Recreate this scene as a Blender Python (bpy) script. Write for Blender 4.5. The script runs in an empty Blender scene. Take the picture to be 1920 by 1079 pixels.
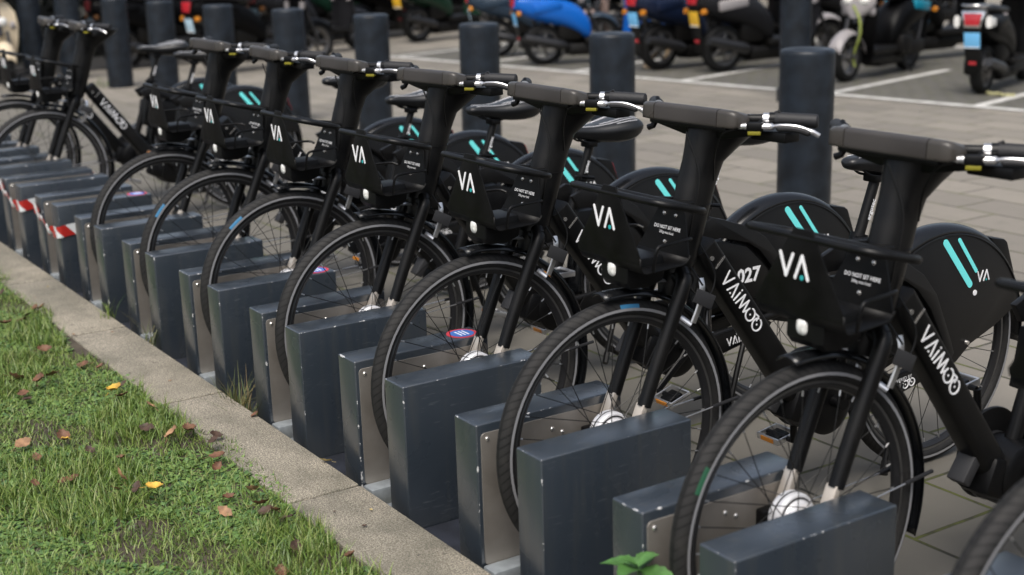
import bpy, bmesh, math, random
import numpy as np
from mathutils import Vector, Matrix, Quaternion
rnd = random.Random(7)
R_ = math.radians
scene = bpy.context.scene
COL = scene.collection
# ------------------------------------------------------------------ camera
CAM_LOC = (1.6439, -1.6218, 1.5810)
FWD = Vector((-0.8145814, 0.52265862, -0.25156533))
RIGHT = Vector((0.54629402, 0.83706229, -0.02982574))
DOWN = Vector((0.19498717, -0.16172413, -0.96738064))
cam_d = bpy.data.cameras.new("Camera")
cam = bpy.data.objects.new("Camera", cam_d); COL.objects.link(cam)
m = Matrix.Identity(4)
for i in range(3):
    m[i][0] = RIGHT[i]; m[i][1] = -DOWN[i]; m[i][2] = -FWD[i]; m[i][3] = CAM_LOC[i]
cam.matrix_world = m
cam_d.sensor_width = 36; cam_d.lens = 49.156
cam_d.clip_start = 0.05; cam_d.clip_end = 400
cam_d.dof.use_dof = True; cam_d.dof.focus_distance = 3.95; cam_d.dof.aperture_fstop = 2.7
scene.camera = cam
# ------------------------------------------------------------------ light
world = bpy.data.worlds.new("World"); scene.world = world; world.use_nodes = True
wn = world.node_tree.nodes; wl = world.node_tree.links
sky = wn.new("ShaderNodeTexSky"); sky.sky_type = 'NISHITA'; sky.sun_disc = False
SUN_EL, SUN_AZ = R_(60), R_(140)     # azimuth clockwise from +Y
sky.sun_elevation = SUN_EL; sky.sun_rotation = SUN_AZ
sky.air_density = 1.0; sky.dust_density = 4.0; sky.ozone_density = 1.0
bg = wn["Background"]; bg.inputs[1].default_value = 0.092
hsv = wn.new("ShaderNodeHueSaturation"); hsv.inputs['Saturation'].default_value = 0.6
wl.new(sky.outputs[0], hsv.inputs['Color']); wl.new(hsv.outputs[0], bg.inputs[0])
sd = bpy.data.lights.new("Sun", 'SUN'); sun = bpy.data.objects.new("Sun", sd); COL.objects.link(sun)
sd.energy = 1.45; sd.angle = R_(38); sd.color = (1.0, 0.95, 0.88)
sdir = Vector((math.sin(SUN_AZ) * math.cos(SUN_EL), math.cos(SUN_AZ) * math.cos(SUN_EL), math.sin(SUN_EL)))
sun.rotation_euler = sdir.to_track_quat('Z', 'Y').to_euler()
vs = scene.view_settings
vs.view_transform = 'Standard'; vs.look = 'None'; vs.gamma = 1; vs.exposure = 0.95

# ------------------------------------------------------------------ materials
def mat(name, col, rough=0.5, metal=0.0, var=0.0, vscale=20.0, bump=0.0, bscale=60.0, coat=0.0, spec=0.5, col2=None, rvar=0.0):
    M = bpy.data.materials.new(name); M.use_nodes = True
    nt = M.node_tree; n = nt.nodes; l = nt.links
    b = n["Principled BSDF"]
    b.inputs['Base Color'].default_value = (*col, 1); b.inputs['Roughness'].default_value = rough
    b.inputs['Metallic'].default_value = metal; b.inputs['Specular IOR Level'].default_value = spec
    if coat: b.inputs['Coat Weight'].default_value = coat; b.inputs['Coat Roughness'].default_value = 0.15
    if var or col2 or bump or rvar:
        tc = n.new("ShaderNodeTexCoord")
    if var or col2 or rvar:
        t = n.new("ShaderNodeTexNoise"); t.inputs['Scale'].default_value = vscale; t.inputs['Detail'].default_value = 6
        l.new(tc.outputs['Object'], t.inputs['Vector'])
        if var or col2:
            mx = n.new("ShaderNodeMix"); mx.data_type = 'RGBA'
            c2 = col2 if col2 else tuple(c * (1 - var) for c in col)
            c1 = col if col2 else tuple(min(1, c * (1 + var)) for c in col)
            mx.inputs[6].default_value = (*c1, 1); mx.inputs[7].default_value = (*c2, 1)
            rp = n.new("ShaderNodeMapRange"); rp.inputs[1].default_value = 0.35; rp.inputs[2].default_value = 0.65
            l.new(t.outputs['Fac'], rp.inputs[0]); l.new(rp.outputs[0], mx.inputs[0]); l.new(mx.outputs[2], b.inputs['Base Color'])
        if rvar:
            r2 = n.new("ShaderNodeMapRange"); r2.inputs[1].default_value = .3; r2.inputs[2].default_value = .7
            r2.inputs[3].default_value = rough - rvar; r2.inputs[4].default_value = rough + rvar
            l.new(t.outputs['Fac'], r2.inputs[0]); l.new(r2.outputs[0], b.inputs['Roughness'])
    if bump:
        t2 = n.new("ShaderNodeTexNoise"); t2.inputs['Scale'].default_value = bscale; t2.inputs['Detail'].default_value = 4
        l.new(tc.outputs['Object'], t2.inputs['Vector'])
        bp = n.new("ShaderNodeBump"); bp.inputs['Strength'].default_value = bump; bp.inputs['Distance'].default_value = 0.002
        l.new(t2.outputs['Fac'], bp.inputs['Height']); l.new(bp.outputs[0], b.inputs['Normal'])
    return M

FRAME = mat("frame_black", (0.0030, 0.0031, 0.0035), 0.40, rvar=.10, vscale=14, spec=.27, col2=(0.0060, 0.0058, 0.0056))
PANEL = mat("panel_black", (0.0022, 0.0022, 0.0023), 0.46, rvar=.10, vscale=16, bump=.12, bscale=500, spec=.2, col2=(0.0042, 0.0040, 0.0039))
PLAST = mat("plastic_black", (0.0022, 0.0022, 0.0025), 0.42, spec=.28)
COVER = mat("cover_black", (0.0045, 0.0047, 0.0055), 0.40, rvar=.10, vscale=9, spec=.30, col2=(0.0075, 0.0073, 0.0072))
FENDER = mat("fender_black", (0.006, 0.0065, 0.0075), 0.22)
HOUSE = mat("display_housing", (0.036, 0.032, 0.030), 0.42, rvar=.1, vscale=11, bump=.1, bscale=400, col2=(0.046, 0.041, 0.038))
RUB = mat("grip_rubber", (0.011, 0.011, 0.0125), 0.6, bump=.3, bscale=300)
SILV = mat("silver_metal", (0.72, 0.72, 0.73), 0.28, 0.9)
ALU = mat("aluminium_lug", (0.60, 0.54, 0.47), 0.40, 0.45)
HUBW = mat("hub_silver", (0.78, 0.78, 0.80), 0.35, 0.25)
DARKM = mat("dark_metal", (0.05, 0.05, 0.052), 0.35, 0.7)
SPOKE = mat("spoke_black", (0.02, 0.02, 0.02), 0.35, 0.6)
NIP = mat("nipple", (0.6, 0.6, 0.6), 0.3, 0.8)
RIM = mat("rim", (0.035, 0.035, 0.037), 0.35, 0.5)
BRAKE = mat("rim_brake_track", (0.20, 0.20, 0.20), 0.30, 0.85)
REFL = mat("reflective_stripe", (0.27, 0.27, 0.28), 0.5)
HOUSE2 = mat("housing_end", (0.048, 0.043, 0.038), 0.30, rvar=.08, vscale=15)
CYAN = mat("cyan_print", (0.2, 0.95, 0.93), 0.45)
TEAL = mat("teal_dot", (0.03, 0.42, 0.42), 0.45)
WHITE = mat("white_print", (0.93, 0.93, 0.94), 0.5, var=.06, vscale=80)
LTXT = mat("grey_print", (0.6, 0.6, 0.62), 0.5)
BLUE = mat("tyre_blue_patch", (0.03, 0.17, 0.33), 0.5)
GREEN = mat("tyre_green_patch", (0.010, 0.075, 0.035), 0.5)
YEL = mat("yellow_sticker", (0.22, 0.195, 0.012), 0.5)
LENS = mat("lamp_lens", (0.85, 0.84, 0.80), 0.12, 0.1, coat=.6, var=.2, vscale=120)
REDL = mat("red_lens", (0.45, 0.02, 0.03), 0.2, coat=.5)
SEATM = mat("saddle_vinyl", (0.010, 0.0105, 0.0115), 0.36, bump=.25, bscale=350)
TAGG = mat("grey_tag", (0.03, 0.03, 0.032), 0.6)
BOLT = mat("bolt_steel", (0.7, 0.68, 0.65), 0.25, 0.85)
AMBER = mat("amber_lens", (0.6, 0.22, 0.02), 0.3)

def tyre_mat():
    M = bpy.data.materials.new("tyre_rubber"); M.use_nodes = True
    nt = M.node_tree; n = nt.nodes; l = nt.links; b = n["Principled BSDF"]
    b.inputs['Roughness'].default_value = 0.72; b.inputs['Specular IOR Level'].default_value = 0.4
    uv = n.new("ShaderNodeUVMap"); sep = n.new("ShaderNodeSeparateXYZ"); l.new(uv.outputs[0], sep.inputs[0])
    # v: -1..1 across the tread; u: 0..1 round
    ab = n.new("ShaderNodeMath"); ab.operation = 'ABSOLUTE'; l.new(sep.outputs[1], ab.inputs[0])
    m1 = n.new("ShaderNodeMath"); m1.operation = 'MULTIPLY_ADD'; m1.inputs[1].default_value = 96.0
    l.new(sep.outputs[0], m1.inputs[0])
    m2 = n.new("ShaderNodeMath"); m2.operation = 'MULTIPLY'; m2.inputs[1].default_value = 2.6; l.new(ab.outputs[0], m2.inputs[0])
    l.new(m2.outputs[0], m1.inputs[2])
    fr = n.new("ShaderNodeMath"); fr.operation = 'FRACT'; l.new(m1.outputs[0], fr.inputs[0])
    lt = n.new("ShaderNodeMath"); lt.operation = 'LESS_THAN'; lt.inputs[1].default_value = 0.24; l.new(fr.outputs[0], lt.inputs[0])
    w = n.new("ShaderNodeMath"); w.operation = 'LESS_THAN'; w.inputs[1].default_value = 0.62; l.new(ab.outputs[0], w.inputs[0])
    g = n.new("ShaderNodeMath"); g.operation = 'MULTIPLY'; l.new(lt.outputs[0], g.inputs[0]); l.new(w.outputs[0], g.inputs[1])
    c0 = n.new("ShaderNodeMath"); c0.operation = 'LESS_THAN'; c0.inputs[1].default_value = 0.05; l.new(ab.outputs[0], c0.inputs[0])
    g2 = n.new("ShaderNodeMath"); g2.operation = 'MAXIMUM'; l.new(g.outputs[0], g2.inputs[0]); l.new(c0.outputs[0], g2.inputs[1])
    tc = n.new("ShaderNodeTexCoord"); no = n.new("ShaderNodeTexNoise"); no.inputs['Scale'].default_value = 30; no.inputs['Detail'].default_value = 5
    l.new(tc.outputs['Object'], no.inputs['Vector'])
    mx = n.new("ShaderNodeMix"); mx.data_type = 'RGBA'
    mx.inputs[6].default_value = (0.0135, 0.013, 0.0128, 1); mx.inputs[7].default_value = (0.003, 0.003, 0.003, 1)
    l.new(g2.outputs[0], mx.inputs[0])
    mx2 = n.new("ShaderNodeMix"); mx2.data_type = 'RGBA'; mx2.inputs[7].default_value = (0.026, 0.024, 0.022, 1)
    rp = n.new("ShaderNodeMapRange"); rp.inputs[1].default_value = .5; rp.inputs[2].default_value = .75; rp.inputs[4].default_value = .55
    l.new(no.outputs[0], rp.inputs[0]); l.new(rp.outputs[0], mx2.inputs[0]); l.new(mx.outputs[2], mx2.inputs[6]); l.new(mx2.outputs[2], b.inputs['Base Color'])
    bp = n.new("ShaderNodeBump"); bp.invert = True; bp.inputs['Strength'].default_value = 0.9; bp.inputs['Distance'].default_value = 0.002
    l.new(g2.outputs[0], bp.inputs['Height']); l.new(bp.outputs[0], b.inputs['Normal'])
    return M
TYRE = tyre_mat()

def dock_mat():
    """Slate blue powder coat; paint chipped off along the upper edges and fine scratches."""
    M = bpy.data.materials.new("slate_powder_coat"); M.use_nodes = True
    nt = M.node_tree; n = nt.nodes; l = nt.links; b = n["Principled BSDF"]
    b.inputs['Roughness'].default_value = 0.38; b.inputs['Specular IOR Level'].default_value = .5; b.inputs['Coat Weight'].default_value = .9; b.inputs['Coat Roughness'].default_value = .30; b.inputs['Coat IOR'].default_value = 1.65
    tc = n.new("ShaderNodeTexCoord"); oi = n.new("ShaderNodeObjectInfo")
    off = n.new("ShaderNodeVectorMath"); off.operation = 'ADD'
    sc = n.new("ShaderNodeMath"); sc.operation = 'MULTIPLY'; sc.inputs[1].default_value = 37.0; l.new(oi.outputs['Random'], sc.inputs[0])
    l.new(tc.outputs['Object'], off.inputs[0]); l.new(sc.outputs[0], off.inputs[1])
    sep = n.new("ShaderNodeSeparateXYZ"); l.new(tc.outputs['Object'], sep.inputs[0])
    def M_(op, a, c=None, v=None):
        k = n.new("ShaderNodeMath"); k.operation = op; l.new(a, k.inputs[0])
        if c is not None: l.new(c, k.inputs[1])
        if v is not None: k.inputs[1].default_value = v
        return k.outputs[0]
    ex = M_('SUBTRACT', M_('ABSOLUTE', sep.outputs[0]), v=0.0525)
    ex = M_('ABSOLUTE', ex)                                   # distance to a side edge
    ez = M_('ABSOLUTE', M_('SUBTRACT', sep.outputs[2], v=0.422))
    ey = M_('ABSOLUTE', M_('SUBTRACT', M_('ABSOLUTE', sep.outputs[1]), v=0.2185))
    e1 = M_('MAXIMUM', ex, ez); e2 = M_('MAXIMUM', ey, ez); e3 = M_('MAXIMUM', ex, ey)
    ed = M_('MINIMUM', M_('MINIMUM', e1, e2), e3)
    no = n.new("ShaderNodeTexNoise"); no.inputs['Scale'].default_value = 32; no.inputs['Detail'].default_value = 8; no.inputs['Roughness'].default_value = .7
    l.new(off.outputs[0], no.inputs['Vector'])
    # chip when distance < (noise-0.53)*0.05
    th = M_('MULTIPLY', M_('SUBTRACT', no.outputs['Fac'], v=0.54), v=0.040)
    chip = M_('LESS_THAN', M_('SUBTRACT', ed, th), v=0.0)
    # scratches: stretched noise
    mp = n.new("ShaderNodeMapping"); mp.inputs['Scale'].default_value = (150, 13, 150); mp.inputs['Rotation'].default_value = (0.5, 0.1, 0.2)
    l.new(off.outputs[0], mp.inputs[0])
    s = n.new("ShaderNodeTexNoise"); s.inputs['Scale'].default_value = 1.6; s.inputs['Detail'].default_value = 3; l.new(mp.outputs[0], s.inputs['Vector'])
    n3 = n.new("ShaderNodeTexNoise"); n3.inputs['Scale'].default_value = 6; l.new(off.outputs[0], n3.inputs['Vector'])
    sm = M_('MULTIPLY', M_('GREATER_THAN', s.outputs['Fac'], v=0.655), M_('GREATER_THAN', n3.outputs['Fac'], v=0.5))
    sm = M_('MULTIPLY', sm, v=0.06)
    n4 = n.new("ShaderNodeTexNoise"); n4.inputs['Scale'].default_value = 5; n4.inputs['Detail'].default_value = 6; l.new(off.outputs[0], n4.inputs['Vector'])
    base = n.new("ShaderNodeMix"); base.data_type = 'RGBA'; l.new(n4.outputs['Fac'], base.inputs[0])
    base.inputs[6].default_value = (0.022, 0.030, 0.040, 1); base.inputs[7].default_value = (0.031, 0.040, 0.052, 1)
    x1 = n.new("ShaderNodeMix"); x1.data_type = 'RGBA'; l.new(sm, x1.inputs[0]); l.new(base.outputs[2], x1.inputs[6]); x1.inputs[7].default_value = (0.5, 0.52, 0.55, 1)
    x2 = n.new("ShaderNodeMix"); x2.data_type = 'RGBA'; l.new(chip, x2.inputs[0]); l.new(x1.outputs[2], x2.inputs[6]); x2.inputs[7].default_value = (0.52, 0.52, 0.52, 1)
    # grime towards the foot in rain streaks (dirt with its own shape)
    mp2 = n.new("ShaderNodeMapping"); mp2.inputs['Scale'].default_value = (40, 40, 3); l.new(off.outputs[0], mp2.inputs[0])
    g = n.new("ShaderNodeTexNoise"); g.inputs['Scale'].default_value = 1; g.inputs['Detail'].default_value = 4; l.new(mp2.outputs[0], g.inputs['Vector'])
    gm = M_('MULTIPLY', M_('SUBTRACT', g.outputs['Fac'], v=0.5), v=0.9)
    gc = n.new("ShaderNodeClamp"); l.new(gm, gc.inputs[0])
    x3 = n.new("ShaderNodeMix"); x3.data_type = 'RGBA'; l.new(gc.outputs[0], x3.inputs[0]); l.new(x2.outputs[2], x3.inputs[6]); x3.inputs[7].default_value = (0.075, 0.075, 0.062, 1)
    l.new(x3.outputs[2], b.inputs['Base Color'])
    rr = M_('MULTIPLY', n4.outputs['Fac'], v=0.62); l.new(rr, b.inputs['Roughness'])
    return M
SLATE = dock_mat()
STEEL = mat("brushed_steel", (0.33, 0.305, 0.275), 0.38, 0.45, col2=(0.22, 0.20, 0.175), vscale=7, rvar=.08)
GALV = mat("galvanised_steel", (0.30, 0.33, 0.35), 0.5, 0.5, var=.25, vscale=18)
PLATE = mat("base_plate", (0.016, 0.019, 0.028), 0.55, var=.3, vscale=14)

# ------------------------------------------------------------------ mesh builder
class MB:
    def __init__(s, off=(0, 0, 0)):
        s.bm = bmesh.new(); s.uv = None; s.off = Vector(off)
    def box(s, c, size, rot=None, bev=0.0, seg=2, mi=0):
        mtx = Matrix.Translation(Vector(c))
        if rot is not None: mtx = mtx @ rot.to_4x4()
        mtx = mtx @ Matrix.Diagonal((*size, 1))
        t = bmesh.new(); bmesh.ops.create_cube(t, size=1, matrix=mtx)
        if bev: bmesh.ops.bevel(t, geom=list(t.edges), offset=bev, segments=seg, affect='EDGES', profile=.5)
        s._merge(t, mi); return s
    def _merge(s, t, mi=0):
        vm = {}
        for v in t.verts: vm[v] = s.bm.verts.new(v.co)
        for f in t.faces:
            try:
                g = s.bm.faces.new([vm[v] for v in f.verts]); g.material_index = mi
            except ValueError: pass
        t.free()
    def loft(s, rings, closed=True, cap=True, mi=0):
        vr = [[s.bm.verts.new(p) for p in r] for r in rings]
        n = len(vr[0])
        for a, b in zip(vr[:-1], vr[1:]):
            for i in range(n if closed else n - 1):
                j = (i + 1) % n
                f = s.bm.faces.new((a[i], a[j], b[j], b[i])); f.material_index = mi
        if cap and closed:
            for r in (list(reversed(vr[0])), vr[-1]):
                f = s.bm.faces.new(r); f.material_index = mi
        return vr
    def tube(s, pts, r, n=10, cap=True, closed=False, mi=0, r2=None, up=None):
        P = [Vector(p) for p in pts]; N = len(P)
        rs = r if isinstance(r, (list, tuple)) else [r] * N
        r2s = (r2 if isinstance(r2, (list, tuple)) else [r2] * N) if r2 is not None else rs
        T = []
        for i in range(N):
            a = P[i - 1] if (i > 0 or closed) else P[i]; b = P[(i + 1) % N] if (i < N - 1 or closed) else P[i]
            T.append((b - a).normalized())
        u = Vector(up) if up is not None else (Vector((0, 0, 1)) if abs(T[0].z) < .9 else Vector((1, 0, 0)))
        rings = []
        for i in range(N):
            u = (u - T[i] * u.dot(T[i])).normalized(); w = T[i].cross(u)
            rings.append([P[i] + u * (math.cos(2 * math.pi * k / n) * rs[i]) + w * (math.sin(2 * math.pi * k / n) * r2s[i]) for k in range(n)])
        if closed: rings.append(rings[0]); s.loft(rings, cap=False, mi=mi)
        else: s.loft(rings, cap=cap, mi=mi)
        return s
    def lathe(s, prof, c, axis='x', n=32, closed=False, mi=0):
        """prof: (radius, height) along axis."""
        c = Vector(c); rings = []
        for k in range(n):
            a = 2 * math.pi * k / n; ca, sa = math.cos(a), math.sin(a); ring = []
            for (r, h) in prof:
                if axis == 'x': p = Vector((h, r * ca, r * sa))
                elif axis == 'y': p = Vector((r * sa, h, r * ca))
                else: p = Vector((r * ca, r * sa, h))
                ring.append(c + p)
            rings.append(ring)
        vr = [[s.bm.verts.new(p) for p in r] for r in rings]
        m_ = len(prof)
        for i in range(n):
            a = vr[i]; b = vr[(i + 1) % n]
            for j in range(m_ if closed else m_ - 1):
                k = (j + 1) % m_
                try:
                    f = s.bm.faces.new((a[j], a[k], b[k], b[j])); f.material_index = mi
                except ValueError: pass
        return s
    def prism(s, poly, x0, x1, fn=None, bev=0.0, mi=0):
        """poly of (a,b) extruded along x (a=y,b=z); fn maps (x,a,b)->point."""
        fn = fn or (lambda x, a, b: Vector((x, a, b)))
        t = bmesh.new()
        v0 = [t.verts.new(fn(x0, a, b)) for a, b in poly]; v1 = [t.verts.new(fn(x1, a, b)) for a, b in poly]
        n = len(poly)
        t.faces.new(list(reversed(v0))); t.faces.new(v1)
        for i in range(n): t.faces.new((v0[i], v0[(i + 1) % n], v1[(i + 1) % n], v1[i]))
        bmesh.ops.recalc_face_normals(t, faces=list(t.faces))
        if bev:
            es = [e for e in t.edges if (e.verts[0] in v0) == (e.verts[1] in v0)]
            bmesh.ops.bevel(t, geom=es, offset=bev, segments=2, affect='EDGES', profile=.5)
        s._merge(t, mi); return s
    def stroke(s, pts, w, o, ex, ey, th=0.0012, scale=1.0, lift=0.0006, mi=0):
        """rounded strokes lying on a plane o,ex,ey."""
        o = Vector(o); ex = Vector(ex).normalized(); ey = Vector(ey).normalized(); nn = ex.cross(ey)
        for i in range(len(pts) - 1):
            a = Vector(pts[i]) * scale; b = Vector(pts[i + 1]) * scale
            d = (b - a)
            if d.length < 1e-7: continue
            d.normalize(); q = Vector((-d.y, d.x)); loop = []
            for k in range(7):
                g = math.pi / 2 + math.pi * k / 6; loop.append(a + (d * math.cos(g) + q * math.sin(g)) * w / 2)
            for k in range(7):
                g = -math.pi / 2 + math.pi * k / 6; loop.append(b + (d * math.cos(g) + q * math.sin(g)) * w / 2)
            z1 = lift + th + 0.00007 * (i % 7)
            top = [s.bm.verts.new(o + ex * p.x + ey * p.y + nn * z1) for p in loop]
            bot = [s.bm.verts.new(o + ex * p.x + ey * p.y - nn * .0003) for p in loop]
            f = s.bm.faces.new(top); f.material_index = mi
            n = len(loop)
            for k in range(n):
                f = s.bm.faces.new((bot[k], bot[(k + 1) % n], top[(k + 1) % n], top[k])); f.material_index = mi
        return s
    def dot(s, c, r, o, ex, ey, th=0.0014, scale=1.0, mi=0, n=14):
        o = Vector(o); ex = Vector(ex).normalized(); ey = Vector(ey).normalized(); nn = ex.cross(ey)
        P = [Vector(c) * scale + Vector((math.cos(2 * math.pi * k / n), math.sin(2 * math.pi * k / n))) * r for k in range(n)]
        top = [s.bm.verts.new(o + ex * p.x + ey * p.y + nn * th) for p in P]
        bot = [s.bm.verts.new(o + ex * p.x + ey * p.y - nn * .0003) for p in P]
        f = s.bm.faces.new(top); f.material_index = mi
        for k in range(n):
            f = s.bm.faces.new((bot[k], bot[(k + 1) % n], top[(k + 1) % n], top[k])); f.material_index = mi
        return s
    def text(s, string, size, o, ex, ey, th=0.001, align='CENTER', bold=0.0, mi=0, shear=0.0):
        cu = bpy.data.curves.new("txt", 'FONT'); cu.body = string; cu.size = size; cu.align_x = align; cu.align_y = 'CENTER'
        cu.offset = bold; cu.resolution_u = 2; cu.shear = shear
        ob = bpy.data.objects.new("txt", cu); COL.objects.link(ob)
        dg = bpy.context.evaluated_depsgraph_get(); me = ob.evaluated_get(dg).to_mesh()
        o = Vector(o); ex = Vector(ex).normalized(); ey = Vector(ey).normalized(); nn = ex.cross(ey)
        vs_ = [s.bm.verts.new(o + ex * v.co.x + ey * v.co.y + nn * th) for v in me.vertices]
        for p in me.polygons:
            try:
                f = s.bm.faces.new([vs_[i] for i in p.vertices]); f.material_index = mi
            except ValueError: pass
        ob.evaluated_get(dg).to_mesh_clear()
        COL.objects.unlink(ob); bpy.data.objects.remove(ob); bpy.data.curves.remove(cu)
        return s
    def build(s, name, mats, parent=None, smooth=35, recalc=True):
        if recalc: bmesh.ops.recalc_face_normals(s.bm, faces=list(s.bm.faces))
        if s.off.length: bmesh.ops.translate(s.bm, vec=s.off, verts=list(s.bm.verts))
        me = bpy.data.meshes.new(name); s.bm.to_mesh(me); s.bm.free()
        for q in (mats if isinstance(mats, (list, tuple)) else [mats]): me.materials.append(q)
        if smooth:
            me.polygons.foreach_set('use_smooth', [True] * len(me.polygons)); me.set_sharp_from_angle(angle=R_(smooth))
        ob = bpy.data.objects.new(name, me); COL.objects.link(ob)
        if parent: ob.parent = parent
        return ob

def thing(name, label, cat, loc=(0, 0, 0), rz=0.0, group=None):
    o = bpy.data.objects.new(name, None); COL.objects.link(o); o.empty_display_size = .1
    o.location = loc; o.rotation_euler = (0, 0, rz); return tag(o, label, cat, group)
def tag(o, label, cat, group=None):
    o['label'] = label; o['category'] = cat
    if group: o['group'] = group
    return o
def struct(o, kind='structure'):
    o['kind'] = kind; return o
def copy_tree(o, parent=None):
    c = o.copy(); COL.objects.link(c)
    if parent is not None: c.parent = parent
    for ch in list(o.children): copy_tree(ch, c)
    return c
def arc(c, r, a0, a1, n):
    return [(c[0] + r * math.cos(R_(a0 + (a1 - a0) * i / (n - 1))), c[1] + r * math.sin(R_(a0 + (a1 - a0) * i / (n - 1)))) for i in range(n)]
def smoothpath(pts, n=6):
    """Catmull-Rom through pts."""
    P = [Vector(p) for p in pts]; P = [P[0] * 2 - P[1]] + P + [P[-1] * 2 - P[-2]]; out = []
    for i in range(1, len(P) - 2):
        for k in range(n):
            t = k / n; a, b, c, d = P[i - 1], P[i], P[i + 1], P[i + 2]
            out.append(.5 * ((2 * b) + (c - a) * t + (2 * a - 5 * b + 4 * c - d) * t * t + (3 * b - a - 3 * c + d) * t ** 3))
    out.append(P[-2]); return out
# ------------------------------------------------------------------ ground
def ground_mat(kind):
    M = bpy.data.materials.new(kind); M.use_nodes = True
    nt = M.node_tree; n = nt.nodes; l = nt.links; b = n["Principled BSDF"]
    tc = n.new("ShaderNodeTexCoord"); b.inputs['Roughness'].default_value = 0.85
    def noise(scale, det=5, rough=.6):
        t = n.new("ShaderNodeTexNoise"); t.inputs['Scale'].default_value = scale; t.inputs['Detail'].default_value = det
        t.inputs['Roughness'].default_value = rough; l.new(tc.outputs['Object'], t.inputs['Vector']); return t
    def mix(f, a, bb, bt='MIX'):
        x = n.new("ShaderNodeMix"); x.data_type = 'RGBA'; x.blend_type = bt
        for i, v in ((0, f), (6, a), (7, bb)):
            if isinstance(v, (int, float)): x.inputs[i].default_value = v
            elif isinstance(v, tuple): x.inputs[i].default_value = (*v, 1)
            else: l.new(v, x.inputs[i])
        return x.outputs[2]
    def rng(v, a, bb, c=0., d=1.):
        r = n.new("ShaderNodeMapRange"); r.inputs[1].default_value = a; r.inputs[2].default_value = bb
        r.inputs[3].default_value = c; r.inputs[4].default_value = d; l.new(v, r.inputs[0]); return r.outputs[0]
    fine = noise(420, 3, .7); mid = noise(9, 6); big = noise(.9, 4)
    if kind in ('paving', 'parking_paving'):
        mp = n.new("ShaderNodeMapping"); mp.inputs['Location'].default_value = (0.365, -1.06, 0)
        wob = noise(3.0, 3); ad = n.new("ShaderNodeVectorMath"); ad.operation = 'MULTIPLY_ADD'
        l.new(wob.outputs['Color'], ad.inputs[0]); ad.inputs[1].default_value = (.012, .012, 0); l.new(tc.outputs['Object'], ad.inputs[2])
        l.new(ad.outputs[0], mp.inputs[0])
        br = n.new("ShaderNodeTexBrick"); l.new(mp.outputs[0], br.inputs['Vector'])
        br.inputs['Scale'].default_value = 1; br.offset = .5; br.offset_frequency = 2
        br.inputs['Brick Width'].default_value = .5 if kind == 'paving' else .21
        br.inputs['Row Height'].default_value = .315 if kind == 'paving' else .105
        br.inputs['Mortar Size'].default_value = .0068; br.inputs['Mortar Smooth'].default_value = .3; br.inputs['Bias'].default_value = 0
        if kind == 'paving':
            a, c = (0.315, 0.281, 0.235), (0.205, 0.184, 0.157)
        else:
            a, c = (0.115, 0.108, 0.097), (0.092, 0.087, 0.079)
        br.inputs['Color1'].default_value = (*a, 1); br.inputs['Color2'].default_value = (*c, 1)
        col = mix(rng(fine.outputs[0], .36, .66), mix(.5, br.outputs['Color'], (.06, .057, .05)), br.outputs['Color'])
        col = mix(rng(fine.outputs[0], .68, .74), col, (.42, .40, .36))
        col = mix(rng(mid.outputs[0], .5, .8, 0, .5), col, (.13, .125, .10))
        col = mix(rng(big.outputs[0], .4, .75, 0, .35), col, (.16, .15, .125))
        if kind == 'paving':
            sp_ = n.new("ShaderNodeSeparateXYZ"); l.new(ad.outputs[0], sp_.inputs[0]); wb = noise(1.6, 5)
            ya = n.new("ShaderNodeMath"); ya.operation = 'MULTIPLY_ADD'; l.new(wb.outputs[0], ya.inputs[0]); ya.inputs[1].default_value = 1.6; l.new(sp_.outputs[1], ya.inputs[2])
            col = mix(rng(ya.outputs[0], 2.3, 3.6, .72, 0), col, (.105, .10, .085))  # shade around docks and bikes painted into the paving colour, fading outwards
        moss = mix(rng(mid.outputs[0], .42, .6), (.030, .028, .022), (.085, .095, .02))
        col = mix(br.outputs['Fac'], col, moss)
        hgt = br.outputs['Fac']
        bp = n.new("ShaderNodeBump"); bp.invert = True; bp.inputs['Strength'].default_value = .8; bp.inputs['Distance'].default_value = .006
        l.new(hgt, bp.inputs['Height'])
    elif kind == 'kerb_concrete':
        fine = noise(230, 4, .75)
        col = mix(rng(fine.outputs[0], .35, .68), (.10, .088, .064), (.60, .535, .425))
        v = n.new("ShaderNodeTexVoronoi"); v.inputs['Scale'].default_value = 260; l.new(tc.outputs['Object'], v.inputs['Vector'])
        col = mix(rng(v.outputs['Distance'], .1, .5, .55, 0), col, (.42, .38, .31))
        col = mix(rng(mid.outputs[0], .45, .7, 0, .6), col, (.13, .12, .09))
        bg_ = noise(2.2, 6); col = mix(rng(bg_.outputs[0], .45, .62, 0, .5), col, (.115, .11, .08))
        col = mix(rng(fine.outputs[0], .38, .62, .62, 0), col, (.06, .055, .042)); col = mix(rng(v.outputs['Distance'], .12, .32, .5, 0), col, (.55, .51, .43))
        sp = noise(30, 3); col = mix(rng(sp.outputs[0], .66, .72, 0, .7), col, (.07, .06, .05))
        bp = n.new("ShaderNodeBump"); bp.inputs['Strength'].default_value = .7; bp.inputs['Distance'].default_value = .003
        l.new(fine.outputs[0], bp.inputs['Height'])
    elif kind == 'soil':
        col = mix(rng(mid.outputs[0], .35, .65), (.035, .027, .018), (.07, .055, .038))
        col = mix(rng(fine.outputs[0], .55, .7, 0, .5), col, (.11, .09, .065))
        bp = n.new("ShaderNodeBump"); bp.inputs['Strength'].default_value = 1; bp.inputs['Distance'].default_value = .01
        l.new(mid.outputs[0], bp.inputs['Height'])
    else:  # road paint
        col = mix(rng(mid.outputs[0], .38, .62), (.62, .61, .58), (.42, .41, .38))
        col = mix(rng(fine.outputs[0], .6, .66, 0, .6), col, (.2, .19, .17))
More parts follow.
